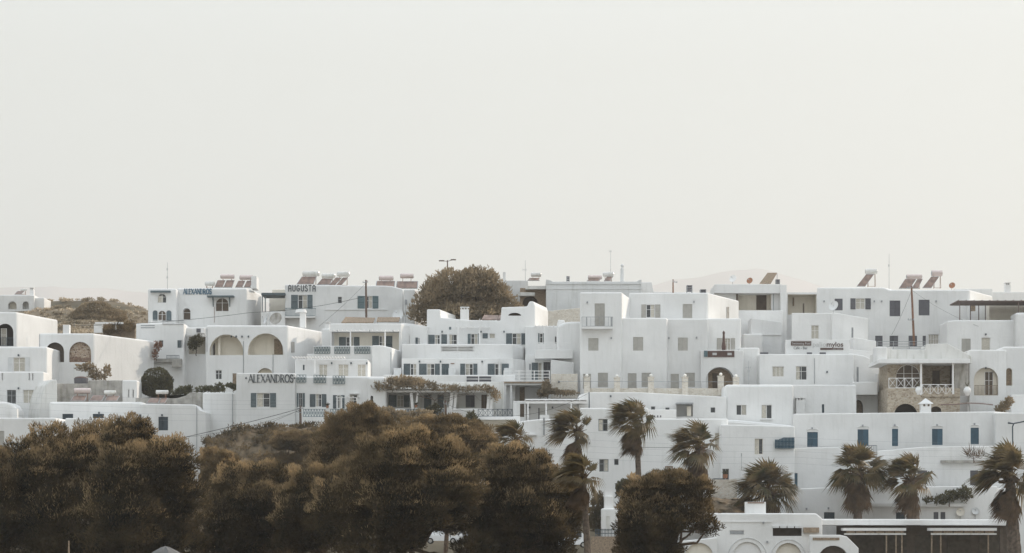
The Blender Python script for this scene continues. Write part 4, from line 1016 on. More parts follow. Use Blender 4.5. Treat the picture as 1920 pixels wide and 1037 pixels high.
# chapel-like chimney before the stone house
t = thing('chimney_stack', P(1737, 778, 297), 'white chimney with pointed cap before the stone house', 'chimney')
mb = MB(); a, b = P(1727.5, 757, 297), P(1746, 780, 297); mb.box(((a.x + b.x) / 2, 297.6, (a.z + b.z) / 2), (b.x - a.x) / 2, .6, (a.z - b.z) / 2); mb.obj('shaft', 'plaster', t, t)
mb = MB(); c = P(1737, 757, 297); h_ = P(1737, 746, 297).z
q = [(c.x - .98, 296.75, c.z), (c.x + .98, 296.75, c.z), (c.x + .98, 298.5, c.z), (c.x - .98, 298.5, c.z)]; mb.add(q + [(c.x, 297.6, h_)], [(3, 2, 1, 0), (0, 1, 4), (1, 2, 4), (2, 3, 4), (3, 0, 4)]); mb.obj('cap', 'plaster', t, t)
for i in (0, 1):
    mb = MB(); x = c.x - .4 + i * .62; mb.box((x + .09, 296.98, c.z - .22), .13, .02, .14); mb.obj('smoke_opening', 'room_brown', t, t)

def antenna(label, px, y0, y1, D, bars):
    t = thing('antenna', P(px, y1, D), label, 'antenna', 'antennas on the roofs'); mb = MB(); mb.tube(P(px, y1 + 2, D), P(px, y0, D), .035, .022, 5); mb.obj('mast', 'grey_metal', t, t)
    for y, w in bars:
        mb = MB(); mb.tube(P(px - w, y, D), P(px + w * .6, y, D - .3), .022, None, 4)
        for i in range(4):
            q = P(px - w + w * 1.4 * i / 3, y, D); mb.tube(q + Vector((0, 0, -.22)), q + Vector((0, 0, .22)), .016, None, 4)
        mb.obj('aerial', 'grey_metal', t, t)
antenna('thin tall antenna on the arched hotel end block', 314, 492, 541, 343, [(505, 1.5), (520, 2)])
antenna('thin antenna with short arm left of the brown stone house', 985, 488, 528, 355, [(506, 5)])
antenna('thin tall mast above the tank on the cornice house roof', 1145, 470, 528, 352, [(471, 3)])
antenna('very thin mast on the long white house roof', 1667, 476, 541, 341, [(498, 1.5)])
antenna('television antenna beside the arched loggia and stone pillars', 1404, 676, 722, 309, [(689, 7), (696, 3)])
antenna('thin antenna before the grey dishes', 506, 568, 606, 337, [(572, 2), (600, 2)])
antenna('antenna mast with clustered aerials beside the big tree', 760.5, 560, 604, 336, [(566, 2), (585, 5), (592, 3)])
antenna('thin mast on the low roof behind the feathery palm', 1390.5, 850, 880, 284, [(853, 1)])

def pole(name, label, x0, y0, x1, y1, D, r, m, arms=()):
    t = thing(name, P(x1, y1, D), label, 'pole'); mb = MB(); mb.tube(P(x1, y1 + 8, D), P(x0, y0, D), r, r * .75, 8); mb.obj('shaft', m, t, t)
    for ax0, ay, ax1, by in arms:
        mb = MB(); mb.tube(P(ax0, ay, D - .25), P(ax1, by, D - .25), .06, None, 4)
        for f in (.08, .5, .92):
            q = P(ax0, ay, D - .25).lerp(P(ax1, by, D - .25), f); mb.tube(q, q + Vector((0, 0, .28)), .06, .04, 5)
        mb.obj('crossarm', 'grey_metal', t, t)
    return t
pole('utility_pole', 'straight dark wooden pole before the house with plain lettering', 686, 525, 687, 598, 338, .19, 'pole_wood', [(680, 530, 690, 529)])
pole('utility_pole', 'leaning reddish wooden pole before the long white house', 1709, 536, 1714, 640, 333, .2, 'rust', [(1700, 540, 1713, 538), (1702, 600, 1714, 600)])
pole('utility_pole', 'stout wooden pole carrying the black cable on the rock outcrop', 563, 761, 564, 812, 293, .2, 'pole_wood', [(556, 766, 569, 766), (555, 772, 566, 774)])
pole('utility_pole', 'short wooden pole behind the tamarisks before the pergola', 835.5, 751, 835.5, 800, 297, .19, 'pole_wood', [(831, 756, 842, 760)])
pole('utility_pole', 'thin black post on the parapet behind the bent palms', 1104.5, 735, 1105, 765, 296.5, .09, 'ink_metal')
pole('utility_pole', 'short dark pole on the apartment house roof with loose cable', 1262, 524, 1262, 552, 330, .13, 'rust', [(1261, 528, 1270, 530)])
pole('wooden_stake', 'pale wooden stake standing under the dark tamarisk', 129, 1014, 129, 1060, 138, .07, 'cane')
def lamp_post():
    t = thing('street_lamp', P(841, 560, 362), 'street lamp with two heads rising behind the big tree', 'street lamp'); mb = MB(); mb.tube(P(839, 560, 362), P(839, 488, 362), .13, .1, 6); mb.obj('shaft', 'pole_wood', t, t)
    for a, b, y in ((839, 828, 489), (839, 850, 487)):
        mb = MB(); q = P(b, y, 362); mb.tube(P(a, 490, 362), q, .06, None, 4); mb.box(tuple(q), .45, .15, .09); mb.obj('lamp_head', 'pole_wood', t, t)
lamp_post()
t = thing('street_lamp', P(1903, 850, 276), 'dark bent street lamp on the sunlit end wall', 'street lamp')
mb = MB(); mb.path([P(1899, 850, 276), P(1898.5, 800, 276), P(1901, 794, 276), P(1912, 792, 276), P(1925, 789, 276)], .09, 6); mb.obj('shaft', 'ink_metal', t, t)
mb = MB(); mb.tube(P(1890, 793, 276), P(1901, 794.5, 276), .14, .08, 6); mb.obj('lamp_head', 'ink_metal', t, t)

# ------------------------------------------------------------------ overhead cables
def cable(label, pts, r=.025, sag=0, m='rubber'):
    mb = MB(); out = []
    for (a, b) in zip(pts, pts[1:]):
        p, q = P(*a), P(*b); n = 10
        for i in range(n): f = i / n; v = p.lerp(q, f); v.z -= sag * 4 * f * (1 - f); out.append(v)
    out.append(P(*pts[-1])); mb.path(out, r, 4); o = mb.obj('overhead_cable', m); tag(o, label, 'cable', 'overhead cables'); return o
cable('thick black cable sloping down from the pole on the rock', [(563, 766, 292.7), (60, 872, 270)], .045, .6)
cable('thin cable below the thick black one, from the same pole', [(560, 770, 292.7), (380, 816, 284), (250, 813, 275)], .022, .4)
cable('thin cable falling steeply to the rock from its pole', [(561, 769, 292.7), (470, 806, 290)], .022, .1)
cable('long dark cable from the wooden pole across the arched hotel', [(684, 556, 337.7), (470, 586, 330), (110, 611, 320)], .035, .5)
cable('thin cable from the wooden pole down to the terrace roof', [(684, 533, 337.7), (598, 612, 330)], .018, .2)
cable('cable rising to the thin black post behind the palms', [(1104, 737, 296), (960, 780, 296.5), (836, 757, 296.8)], .022, .7)
cable('cable from the leaning pole down the white house wall', [(1709, 545, 332.6), (1672, 628, 337.3)], .018, .3)
cable('cable from the leaning pole towards the cane pergola', [(1711, 545, 332.6), (1835, 612, 326.5)], .018, .5)
for i, y in enumerate((736, 745, 756, 768, 781)):
    cable('thin grey wire, one of the parallel wires over the concrete building', [(-40, y - 6, 290), (560, y + 16 - i * 2, 291)], .011, .4, 'grey_metal')
for i, (y, s) in enumerate(((812, 1), (826, 2), (838, 0), (849, 3), (861, 1))):
    cable('thin grey wire, one of the parallel wires across the palm crowns', [(1010, y - 8, 270), (1490, y + 8, 271), (1990, y + 16 + s, 268)], .011, .4, 'grey_metal')
cable('black cable between palm crowns across the tall building', [(1190, 838, 269), (1305, 838, 269)], .03, .1)

# ------------------------------------------------------------------ signs
lettering('hotel_lettering', 'blue serif capitals under the roof heaters of the arched hotel', 'ALEXANDROS', ALEX1, 344, 541.8, 396.5, 551.5, 'letter_blue', .2, .1, serif=True)
lettering('hotel_lettering', 'tall slim dark capitals on the lower shuttered hotel', 'ALEXANDROS', ALEX2, 466, 702.5, 550, 717, 'letter_dark', .13, .06, gap=.08)
lettering('hotel_lettering', 'plain rounded dark capitals at the roof edge', 'aUGUSTa', AUG, 540.5, 534.8, 592, 546.2, 'letter_dark', .13, .13, gap=.2)
for x in (461.5, 552):
    u, w = ALEX2.uw(x, 709); mb = MB(); pts = [ALEX2.pt(u + (.2 if i % 2 == 0 else .09) * math.cos(i * math.pi / 5), -.05, w + (.2 if i % 2 == 0 else .09) * math.sin(i * math.pi / 5)) for i in range(10)]
    mb.add(pts + [p + Vector((0, .05, 0)) for p in pts], [tuple(range(9, -1, -1)), tuple(range(10, 20))] + [(i, (i + 1) % 10, 10 + (i + 1) % 10, 10 + i) for i in range(10)]); o = mb.obj('star_ornament', 'letter_dark'); tag(o, 'small dark star before the tall slim capitals' if x < 500 else 'small dark star after the tall slim capitals', 'ornament')
B_ = PALB
def sign(name, label, x0, y0, x1, y1, m, k=-1.0):
    t = thing(name, B_.pt(*[B_.uw(x0, y1, k)[0], k, B_.uw(x0, y1, k)[1]]), label, 'sign')
    return t
par = House('parapet_wall', 'low white roof parapet carrying the cafe signboards', 'wall', 668, 1530)
pb = par.block(1474, 1640, 637, 668, S=1.2, D=315, rnd=.05, poly=[(1474, 637), (1592, 637), (1594, 655), (1640, 660)]); par.done()
t = thing('signboard', pb.pt(pb.uw(1483, 648)[0], 0, pb.uw(1483, 648)[1]), 'brown pool board with handwritten cafe bar line beneath', 'sign')
(a, w1), (b_, w0) = pb.uw(1483, 640), pb.uw(1521, 648); mb = MB(); pb.kbox(mb, a, w0, b_, w1, -.1, -.01); mb.obj('board', 'brown_sign', t, t)
def put(txt, size, px, py, m, width, par_, k=-.12, bold=0):
    me = text_mesh(txt, size, pb, px, py, m, .01, k, width, bold)
    for v in me.vertices: v.co -= par_.location
    o = bpy.data.objects.new('lettering', me); COL.objects.link(o); o.parent = par_; return o
W = lambda p: p / F * 315
put('Swimming Pool', .52, 1485, 646.3, 'letter_pale', W(34), t); put('Cafe - Bar', .6, 1488, 655, 'letter_dark', W(26), t, -.02)
t = thing('signboard', pb.pt(pb.uw(1524, 656)[0], 0, pb.uw(1524, 656)[1]), 'two tone lowercase hotel name over a brown strip', 'sign')
put('palio', 1.02, 1524, 650, 'letter_pale', W(25), t, -.03); put('mylos', 1.02, 1550, 650, 'letter_brown', W(31), t, -.03, .022)
(a, w1), (b_, w0) = pb.uw(1538, 652.4), pb.uw(1581, 656); mb = MB(); pb.kbox(mb, a, w0, b_, w1, -.1, -.01); mb.obj('board', 'brown_sign', t, t)
put('spa hotel', .27, 1561, 655.3, 'letter_pale', W(18), t)
for x0, x1 in ((1425, 1440), (1513, 1522), (1537, 1548)):
    u0, w0 = pb.uw(x0, 663.5, -1.5); u1, w1 = pb.uw(x1, 661, -1.5); mb = MB(); pb.kbox(mb, u0, w0 - .3, u1, w1, -1.8, -1.3)
    o = mb.obj('floodlight', 'shut_dark'); tag(o, {1425: 'dark flat floodlight at the corner of the hotel wing roof', 1513: 'small floodlight under the brown pool board', 1537: 'small floodlight under the two tone hotel name'}[x0], 'floodlight')

# ------------------------------------------------------------------ stone terrace wall with lamp pillars
hw = House('stone_wall', 'low rubble stone wall with lamp pillars before the stepped cubes', 'wall', 740, 1230)
wb = hw.block(1104, 1364, 728, 742, S=.5, D=308.5, mat='stone_pale', rnd=.03, ext=3)
for i, (x, y) in enumerate(((1100.5, 708), (1157, 709), (1220.5, 708), (1284.5, 708), (1351.5, 706), (1380, 709))):
    c = P(x, 742, 308); mp = MB(); z1 = P(x, y, 308).z; mp.box((c.x, 308.1, (c.z + z1) / 2), .43, .38, (z1 - c.z) / 2); po = mp.obj('pillar', 'stone_pale', hw.root, hw.root)
    mc = MB(); mc.box((c.x, 308.1, z1 + .05), .52, .47, .05); mc.obj('pillar_cap', 'stone_pale', po, hw.root)
    mg = MB(); mg.ball((c.x, 308.1, z1 + .34), .24, .24, .24, 10, 7); mg.obj('globe_lamp', 'lamp_globe', po, hw.root, True)
mb = MB(); mb.tube(P(1046, 715, 307.6), P(1384, 716, 307.6), .03, None, 5); mb.obj('hand_rail', 'grey_metal', hw.root, hw.root); hw.done()
hw = House('stone_wall', 'tan rubble wall stepping down beside the white railed terrace', 'wall', 742, 1056)
hw.block(1033, 1083, 701, 742, S=.6, D=311.5, mat='stone_pale', rnd=.05, ext=5).lamp(1048, 716, 'ink_metal'); hw.done()
# closed parasol on the balcony
t = thing('parasol', P(1357, 657, 314.5), 'closed dark brown parasol on the balcony with the brown panel', 'parasol')
mb = MB(); mb.tube(P(1357, 657, 312.6), P(1357, 620, 312.6), .05, None, 6); mb.obj('pole', 'grey_metal', t, t)
mb = MB()
for (y0, r0), (y1, r1) in zip(((656, .28), (650, .34), (640, .2), (628, .16), (623, .2), (620, .03)), ((650, .34), (640, .2), (628, .16), (623, .2), (620, .03))):
    mb.tube(P(1357, y0, 312.6), P(1357, y1, 312.6), r0, r1, 9, cap=False)
mb.obj('canopy', 'brown_sign', t, t)
# dark shade sail, urns, barrel
t = thing('shade_sail', P(1800, 766, 299), 'dark brown shade cloth on a post beside the pointed chimney', 'shade'); mb = MB(); n = 14; vs = []; fs = []
for i in range(n + 1):
    f = i / n; x = 1764 + 98 * f; y = 759.5 + 1.0 * math.sin(f * 7) - 2 * (1 - abs(2 * f - 1))
    for D_, dz in ((298, 0), (301, .12)):
        for th in (0, .05): p = P(x, y, D_); p.z += dz + th; vs.append(p)
for i in range(n):
    o = i * 4; q = o + 4; fs += [(o, q, q + 2, o + 2), (o + 1, o + 3, q + 3, q + 1), (o, o + 1, q + 1, q), (o + 2, q + 2, q + 3, o + 3)]
mb.add(vs, fs); mb.obj('cloth', 'brown_sign', t, t); mb = MB(); mb.tube(P(1815, 775, 298.5), P(1815, 755, 298.5), .05, None, 6); mb.obj('post', 'white_paint', t, t)
def urn(label, px, py, r, D, m):
    c = P(px, py, D); R = r / F * D; t = thing('urn', P(px, py + r * 1.3, D), label, 'urn'); prof = [(-1.35, .35), (-1.2, .45), (-.9, .55), (-.4, .9), (.1, 1), (.6, .85), (.95, .55), (1.1, .5), (1.2, .62)]; mb = MB()
    for (z0, r0), (z1, r1) in zip(prof, prof[1:]): mb.tube((c.x, c.y, c.z + z0 * R), (c.x, c.y, c.z + z1 * R), r0 * R, r1 * R, 12, cap=False)
    mb.tube((c.x, c.y, c.z - 1.35 * R), (c.x, c.y, c.z - 1.34 * R), .35 * R, None, 12); mb.obj('pot', m, t, t, True)
    mb = MB()
    for i in range(26):
        a = random.random() * 6.28; l = R * (.9 + random.random() * .9); d = Vector((math.cos(a) * .55, math.sin(a) * .55, 1)).normalized(); mb.tube((c.x, c.y, c.z + 1.1 * R), Vector((c.x, c.y, c.z + 1.1 * R)) + d * l, .03, .005, 3)
    mb.obj('plant', 'shrub_leaf', t, t)
urn('big white urn below the crossed railing at the stone wall corner', 1722, 732, 6, 299.5, 'plaster'); urn('big white urn with plant beside the cloth screened porch', 1813.5, 733, 7, 299.5, 'plaster')
t = thing('barrel', P(152, 718, 311), 'dark barrel with domed lid on the concrete building', 'barrel'); mb = MB(); c = P(152, 719, 310); mb.tube((c.x, c.y, c.z), (c.x, c.y, c.z + .75), 1.0, 1.06, 14); mb.obj('body', 'shut_dark', t, t); mb = MB(); mb.ball((c.x, c.y, c.z + .755), 1.0, 1.0, .3, 14, 4, 0, 0); mb.obj('lid', 'brown_sign', t, t)

# ------------------------------------------------------------------ shore: cars, parasol, fence
def vehicle(name, label, px, gy, D, L, Hh, m, van=False, yaw=0):
    c = P(px, gy, D); t = thing(name, c, label, 'car' if not van else 'van'); cs, sn = math.cos(yaw), math.sin(yaw); Wd = .85
    def tr(x, y, z): return (c.x + x * cs - y * sn, c.y + x * sn + y * cs, c.z + z)
    h = L / 2; prof = ([(-h, .35), (-h, .8), (-h * .96, Hh * .97), (h * .45, Hh), (h * .72, Hh * .62), (h, Hh * .5), (h, .35)] if van else
                       [(-h, .35), (-h, .75), (-h * .82, .9), (-h * .55, Hh), (h * .12, Hh), (h * .5, .92), (h * .95, .78), (h, .35)])
    mb = MB(); n = len(prof)
    ins = lambda z: Wd if z < 1 else Wd * .86
    vs = [tr(x, -ins(z), z) for x, z in prof] + [tr(x, ins(z), z) for x, z in prof]
    mb.add(vs, [tuple(range(n)), tuple(range(2 * n - 1, n - 1, -1))] + [(i, n + i, n + (i + 1) % n, (i + 1) % n) for i in range(n)]); mb.obj('body', m, t, t)
    mw = MB(); z0, z1 = (Hh * .6, Hh * .9) if van else (.95, Hh - .08); xs = [(-h * .85, -h * .35), (-h * .28, h * .2), (h * .25, h * .5)] if van else [(-h * .5, -h * .15), (-h * .1, h * .15)]
    for k, (a, b) in enumerate(xs):
        mw = MB(); sh = 0 if van else .12; y = -Wd * .86 - .02
        pts = [tr(a - sh, y - .06, z0), tr(b + sh, y - .06, z0), tr(b, y, z1), tr(a, y, z1)]; mw.add(pts + [tr(a - sh, y + .05, z0), tr(b + sh, y + .05, z0), tr(b, y + .05, z1), tr(a, y + .05, z1)], [(0, 1, 2, 3), (7, 6, 5, 4), (0, 4, 5, 1), (1, 5, 6, 2), (2, 6, 7, 3), (3, 7, 4, 0)]); mw.obj('side_window', 'glass', t, t)
    for x in (-h * .62, h * .6):
        for y in (-Wd + .02, Wd - .02):
            mb = MB(); p = Vector(tr(x, y - .1, .34)); q = Vector(tr(x, y + .1, .34)); mb.tube(p, q, .34, None, 14); w = mb.obj('wheel', 'rubber', t, t); mb = MB(); d = (p - q).normalized(); mb.tube(p, p + d * .02, .2, .19, 10); mb.obj('rim', 'steel', w, t)
vehicle('parked_van', 'white van parked beneath the tamarisk fringe beside the palm trunk', 1074, 1027, 238, 3.9, 2.0, 'car_white', True)
vehicle('parked_car', 'white car glimpsed through the gap under the dark tamarisk', 829, 1020, 230, 4.1, 1.45, 'car_white')
vehicle('parked_car', 'pale car glimpsed further along under the dark tamarisk', 880, 1021, 232, 4.0, 1.4, 'steel')
t = thing('beach_parasol', P(310, 1060, 120), 'grey thatched parasol top beneath the tamarisks', 'parasol'); mb = MB(); mb.tube(P(310, 1090, 120), P(310, 1026, 120), .05, None, 6); mb.obj('pole', 'wood', t, t)
mb = MB(); a = P(310, 1024, 120); n = 16; vs = [a]; fs = []
for j, (r, z) in enumerate(((.25, -.1), (.7, -.34), (1.25, -.7), (1.3, -.86))):
    for i in range(n):
        q = 2 * math.pi * i / n; rr = r * (1 + .05 * math.sin(i * 2.0)); vs.append(a + Vector((rr * math.cos(q), rr * math.sin(q), z + (.04 if i % 2 else 0))))
for i in range(n): fs.append((0, 1 + i, 1 + (i + 1) % n))
for j in range(3):
    for i in range(n): fs.append((1 + j * n + i, 1 + (j + 1) * n + i, 1 + (j + 1) * n + (i + 1) % n, 1 + j * n + (i + 1) % n))
mb.add(vs, fs); mb.obj('canopy', 'canvas', t, t)
hw = House('retaining_wall', 'plain brown wall below the dark fence beside the palm trunk', 'wall', 1045, 1130)
fb = hw.block(1108, 1170, 1006, 1045, S=.6, D=255, mat='cane', rnd=.03); hw.done()
t = thing('garden_fence', P(1140, 1006, 255), 'dark picket fence in front of the tiny chapel', 'fence'); mb = MB(); (a, w1), (b_, w0) = fb.uw(1116, 993), fb.uw(1168, 1006); fb.kbox(mb, a, w1 - .08, b_, w1, .2, .26); fb.kbox(mb, a, w1 - .5, b_, w1 - .42, .2, .26); mb.obj('fence_rail', 'ink_metal', t, t)
mb = MB()
for i in range(19): x = a + (b_ - a) * i / 19; fb.kbox(mb, x, w0, x + .08, w1 + .1, .13, .195)
mb.obj('picket', 'ink_metal', t, t)['kind'] = 'stuff'

# grey garden wall under the round bush, cane screen by the dry hill
hw = House('garden_wall', 'low grey concrete garden wall with a rounded hump below the round bush', 'wall', 757, 330)
hw.block(254, 381, 745, 757, S=.6, D=303.4, mat='concrete', rnd=.05, ext=10, poly=[(254, 746), (330, 747), (348, 742), (356, 736), (381, 736)]); hw.done()
hw = House('cane_screen', 'golden cane screen with white frame beside the dry hill', 'fence', 632, 220)
cb = hw.block(193, 253, 606, 632, S=.25, D=346, mat='cane', rnd=.03, name='screen')
cb.box('frame', 178, 604, 231, 607.5, -1.4, -1.2, 'white_paint'); cb.box('frame', 216, 607.6, 219, 618, -1.35, -1.22, 'white_paint'); cb.box('frame', 176, 607.6, 192, 624, -1.2, -.1, 'white_paint'); hw.done()
def planter(label, px, py, D, w):
    c = P(px, py, D); t = thing('plant_pot', c, label, 'plant pot', 'plant pots on the terraces'); R = w / F * D / 2; mb = MB(); mb.tube(c, c + Vector((0, 0, R * 1.5)), R * .7, R, 10); mb.obj('pot', 'terracotta', t, t); mb = MB()
    for i in range(40):
        a = random.random() * 6.28; d = Vector((math.cos(a) * .8, math.sin(a) * .8, .5 + random.random())).normalized(); q = c + Vector((0, 0, R * 1.4)); mb.tube(q, q + d * R * (1.3 + random.random() * 1.3), .045, .01, 3)
    mb.obj('plant', 'bush_leaf', t, t)
planter('potted plant on the ledge beneath the grey pergola house door', 780, 764, 300.2, 6)
planter('potted plant on the stone parapet behind the bent palm', 1360, 897, 278.6, 10)
planter('potted plant on the railing wall beside the pole on the rock', 614, 765, 299.0, 6)
def table_set(label, px, py, D):
    c = P(px, py, D); t = thing('terrace_table', c, label, 'table', 'tables on the terraces'); mb = MB(); mb.tube(c + Vector((0, 0, .7)), c + Vector((0, 0, .74)), .45, None, 14); mb.obj('table_top', 'wood', t, t); mb = MB(); mb.tube(c, c + Vector((0, 0, .7)), .05, None, 6); mb.tube(c, c + Vector((0, 0, .04)), .28, None, 10); mb.obj('leg', 'grey_metal', t, t)

def roof_vent(label, x0, y0, x1, y1, D):
    t = thing('roof_vent', P((x0 + x1) / 2, y1, D), label, 'roof vent', 'vents on the roofs'); a, b = P(x0, y0, D), P(x1, y1, D); mb = MB()
    w = (b.x - a.x) / 2; c = (a.x + b.x) / 2
    for f in (-1, 1):
        for g in (-1, 1): mb.box((c + f * w * .85, D + g * w * .85, (a.z + b.z) / 2 - .2), .05, .05, (a.z - b.z) / 2 + .2)
    mb.obj('frame', 'grey_metal', t, t)
    for k in range(3):
        mb = MB(); z = b.z + (a.z - b.z) * (k + .55) / 3; mb.box((c, D, z), w * .9, w * .9, (a.z - b.z) / 9); mb.obj('louvre', 'shut_dark', t, t)
roof_vent('dark louvred vent on the stepped cubes roof', 1287, 535, 1298, 548, 324)
roof_vent('squat dark vent beside the louvred one on the stepped cubes roof', 1312, 543, 1324, 549, 323)
roof_vent('small dark vent in the middle of the cornice house roof', 1062, 518, 1068, 528, 349)
roof_vent('dark vent between the tan solar panel and the white column', 1454, 524, 1462, 533, 344)
def condenser(label, blk, x0, y0, x1, y1):
    (u0, w1), (u1, w0) = blk.uw(x0, y0), blk.uw(x1, y1); t = thing('air_conditioner', blk.pt(u0, -.2, w0), label, 'air conditioner', 'air conditioners on the walls'); mb = MB(); blk.kbox(mb, u0, w0, u1, w1, -.42, -.06); mb.obj('casing', 'white_paint', t, t)
    c = blk.pt(u0 + (u1 - u0) * .38, -.421, (w0 + w1) / 2); mb = MB(); mb.tube(c, c - blk.n * .02, (w1 - w0) * .36, None, 12); mb.obj('fan_grille', 'shut_dark', t, t)
    mb = MB(); blk.kbox(mb, u0 + .05, w0 - .08, u1 - .05, w0 - .003, -.4, .0); mb.obj('bracket', 'grey_metal', t, t)
condenser('air conditioner on the low terrace wall beside the full palm trunk', BLUE, 1590, 930, 1602, 938)
# ------------------------------------------------------------------ terrain
ROWS = ((252, 1062), (273, 1057), (300, 905), (350, 660))
def ground_z(x, D):
    """height of the hillside: flat shore, slope under the houses, crest, then low land"""
    px = 960 + x / D * F
    if D < 252: return 0.0
    left = max(0, min(1, (330 - px) / 120))
    def row(d):                                   # photo row of the slope at distance d
        for (d0, r0), (d1, r1) in zip(ROWS, ROWS[1:]):
            if d <= d1: return r0 + (r1 - r0) * (d - d0) / (d1 - d0)
        return 660 - (d - 350) / 60 * (60 + 27 * left)
    if D <= 410:
        z = ZC + (HZ - row(D)) / F * D
        return max(0, z - 1.2 + (1.2 * left if D > 345 else 0)) + (noise.noise(Vector((x * .06, D * .06, 0))) * (.9 if D > 340 else .3))
    zc = ZC + (HZ - row(410)) / F * 410
    t = min(1, (D - 410) / 250); t = t * t * (3 - 2 * t)
    return zc * (1 - t) + noise.noise(Vector((x * .03, D * .03, 0))) * 1.5 * (1 - t)
xs = sorted(set([-6000, -2500, -1200, -700, -450, -300] + list(range(-220, 221, 3)) + [300, 450, 700, 1200, 2500, 6000]))
ds = sorted(set([-400, -100, 0, 60, 120, 180, 230, 250] + list(range(253, 425, 3)) + [440, 460, 490, 520, 560, 600, 680, 900, 1500, 3000, 5000, 12500]))
vs = [(x, d, ground_z(x, max(d, 1)) if d < 700 else 0.0) for d in ds for x in xs]
nx = len(xs); fs = [(j * nx + i, j * nx + i + 1, (j + 1) * nx + i + 1, (j + 1) * nx + i) for j in range(len(ds) - 1) for i in range(nx - 1)]
g = MB(); g.v = vs; g.f = fs; g.m = [0] * len(fs); o = g.obj('ground', 'earth', smooth=True); tag(o, 'dry brown hillside behind and beneath the white houses', None, None, 'structure')

def ridge(name, prof, D, deep, label):
    """a distant ridge with real depth: crest from photo rows, foothills in front, back slope behind"""
    mb = MB(); vs = []; rows = [(-deep, 0), (-deep * .7, .22), (-deep * .42, .5), (-deep * .2, .8), (0, 1), (deep * .3, .7), (deep, 0)]
    n = 90; px0, px1 = prof[0][0], prof[-1][0]
    for dy, f in rows:
        for i in range(n + 1):
            px = px0 + (px1 - px0) * i / n
            for (a, ya), (b, yb) in zip(prof, prof[1:]):
                if a <= px <= b: t = (px - a) / (b - a); y = ya + (yb - ya) * t; break
            p = P(px, y, D); z = p.z * f
            if 0 < f < 1: z *= 1 + .18 * noise.noise(Vector((p.x / 500, dy / 300, 3)))
            z += f * 12 * noise.noise(Vector((p.x / 130, dy / 200, 1)))
            vs.append((p.x * (1 + dy / D * .3), D + dy, z - 1))
    m = n + 1; fs = [(j * m + i, j * m + i + 1, (j + 1) * m + i + 1, (j + 1) * m + i) for j in range(len(rows) - 1) for i in range(n)]
    mb.add(vs, fs); o = mb.obj(name, 'far_rock', smooth=True); tag(o, label, None, None, 'structure')
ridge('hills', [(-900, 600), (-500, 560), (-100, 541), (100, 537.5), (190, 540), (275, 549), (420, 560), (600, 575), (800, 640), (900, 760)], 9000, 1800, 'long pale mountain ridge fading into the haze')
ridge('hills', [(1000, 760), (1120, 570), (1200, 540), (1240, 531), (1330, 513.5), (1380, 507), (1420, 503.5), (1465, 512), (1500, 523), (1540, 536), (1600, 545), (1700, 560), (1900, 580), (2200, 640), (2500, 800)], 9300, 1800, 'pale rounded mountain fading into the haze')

# rock outcrop under the lettered hotel
ROCKV = []
def rock(px0, px1, ytop, D, label, seed):
    mb = MB(); n, m = 60, 16; vs = []
    for j in range(m + 1):
        f = j / m
        for i in range(n + 1):
            t = i / n; px = px0 + (px1 - px0) * t
            edge = min(1, min(t, 1 - t) * 5) ** .6
            z0 = 2; zt = P(px, ytop(px), D + 4).z
            a = f * math.pi * .5
            y = D - 6 + 12 * f; z = z0 + (zt - z0) * (math.sin(a) ** .7)
            v = Vector((P(px, 900, D).x, y, z)); q = noise.noise_vector(v * .45 + Vector((seed, 0, 0))) * 1.0 + noise.noise_vector(v * 1.5) * .5; q.y -= 1.1 * abs(noise.noise(Vector((v.x * .25, 0, v.z * 1.4)))); q.z += .5 * noise.noise(Vector((v.x * .3, 1, v.z * 2.2)))
            q.z *= .6 if f < .95 else .25
            vs.append(v + q)
    fs = [(j * (n + 1) + i, j * (n + 1) + i + 1, (j + 1) * (n + 1) + i + 1, (j + 1) * (n + 1) + i) for j in range(m) for i in range(n)]
    ROCKV.append(vs); mb.add(vs, fs); o = mb.obj('rock_outcrop', 'rock'); tag(o, label, None, None, 'structure')
rock(378, 660, lambda p: 838 - 38 * max(0, min(1, (p - 380) / 60)) ** .5 + (6 if p > 590 else 0) + max(0, p - 600) * .4, 287, 'dark layered rock outcrop below the lettered hotel', 1.0)
rock(1320, 1400, lambda p: 934, 272, 'strip of brown earth bank behind the restaurant', 4.0)

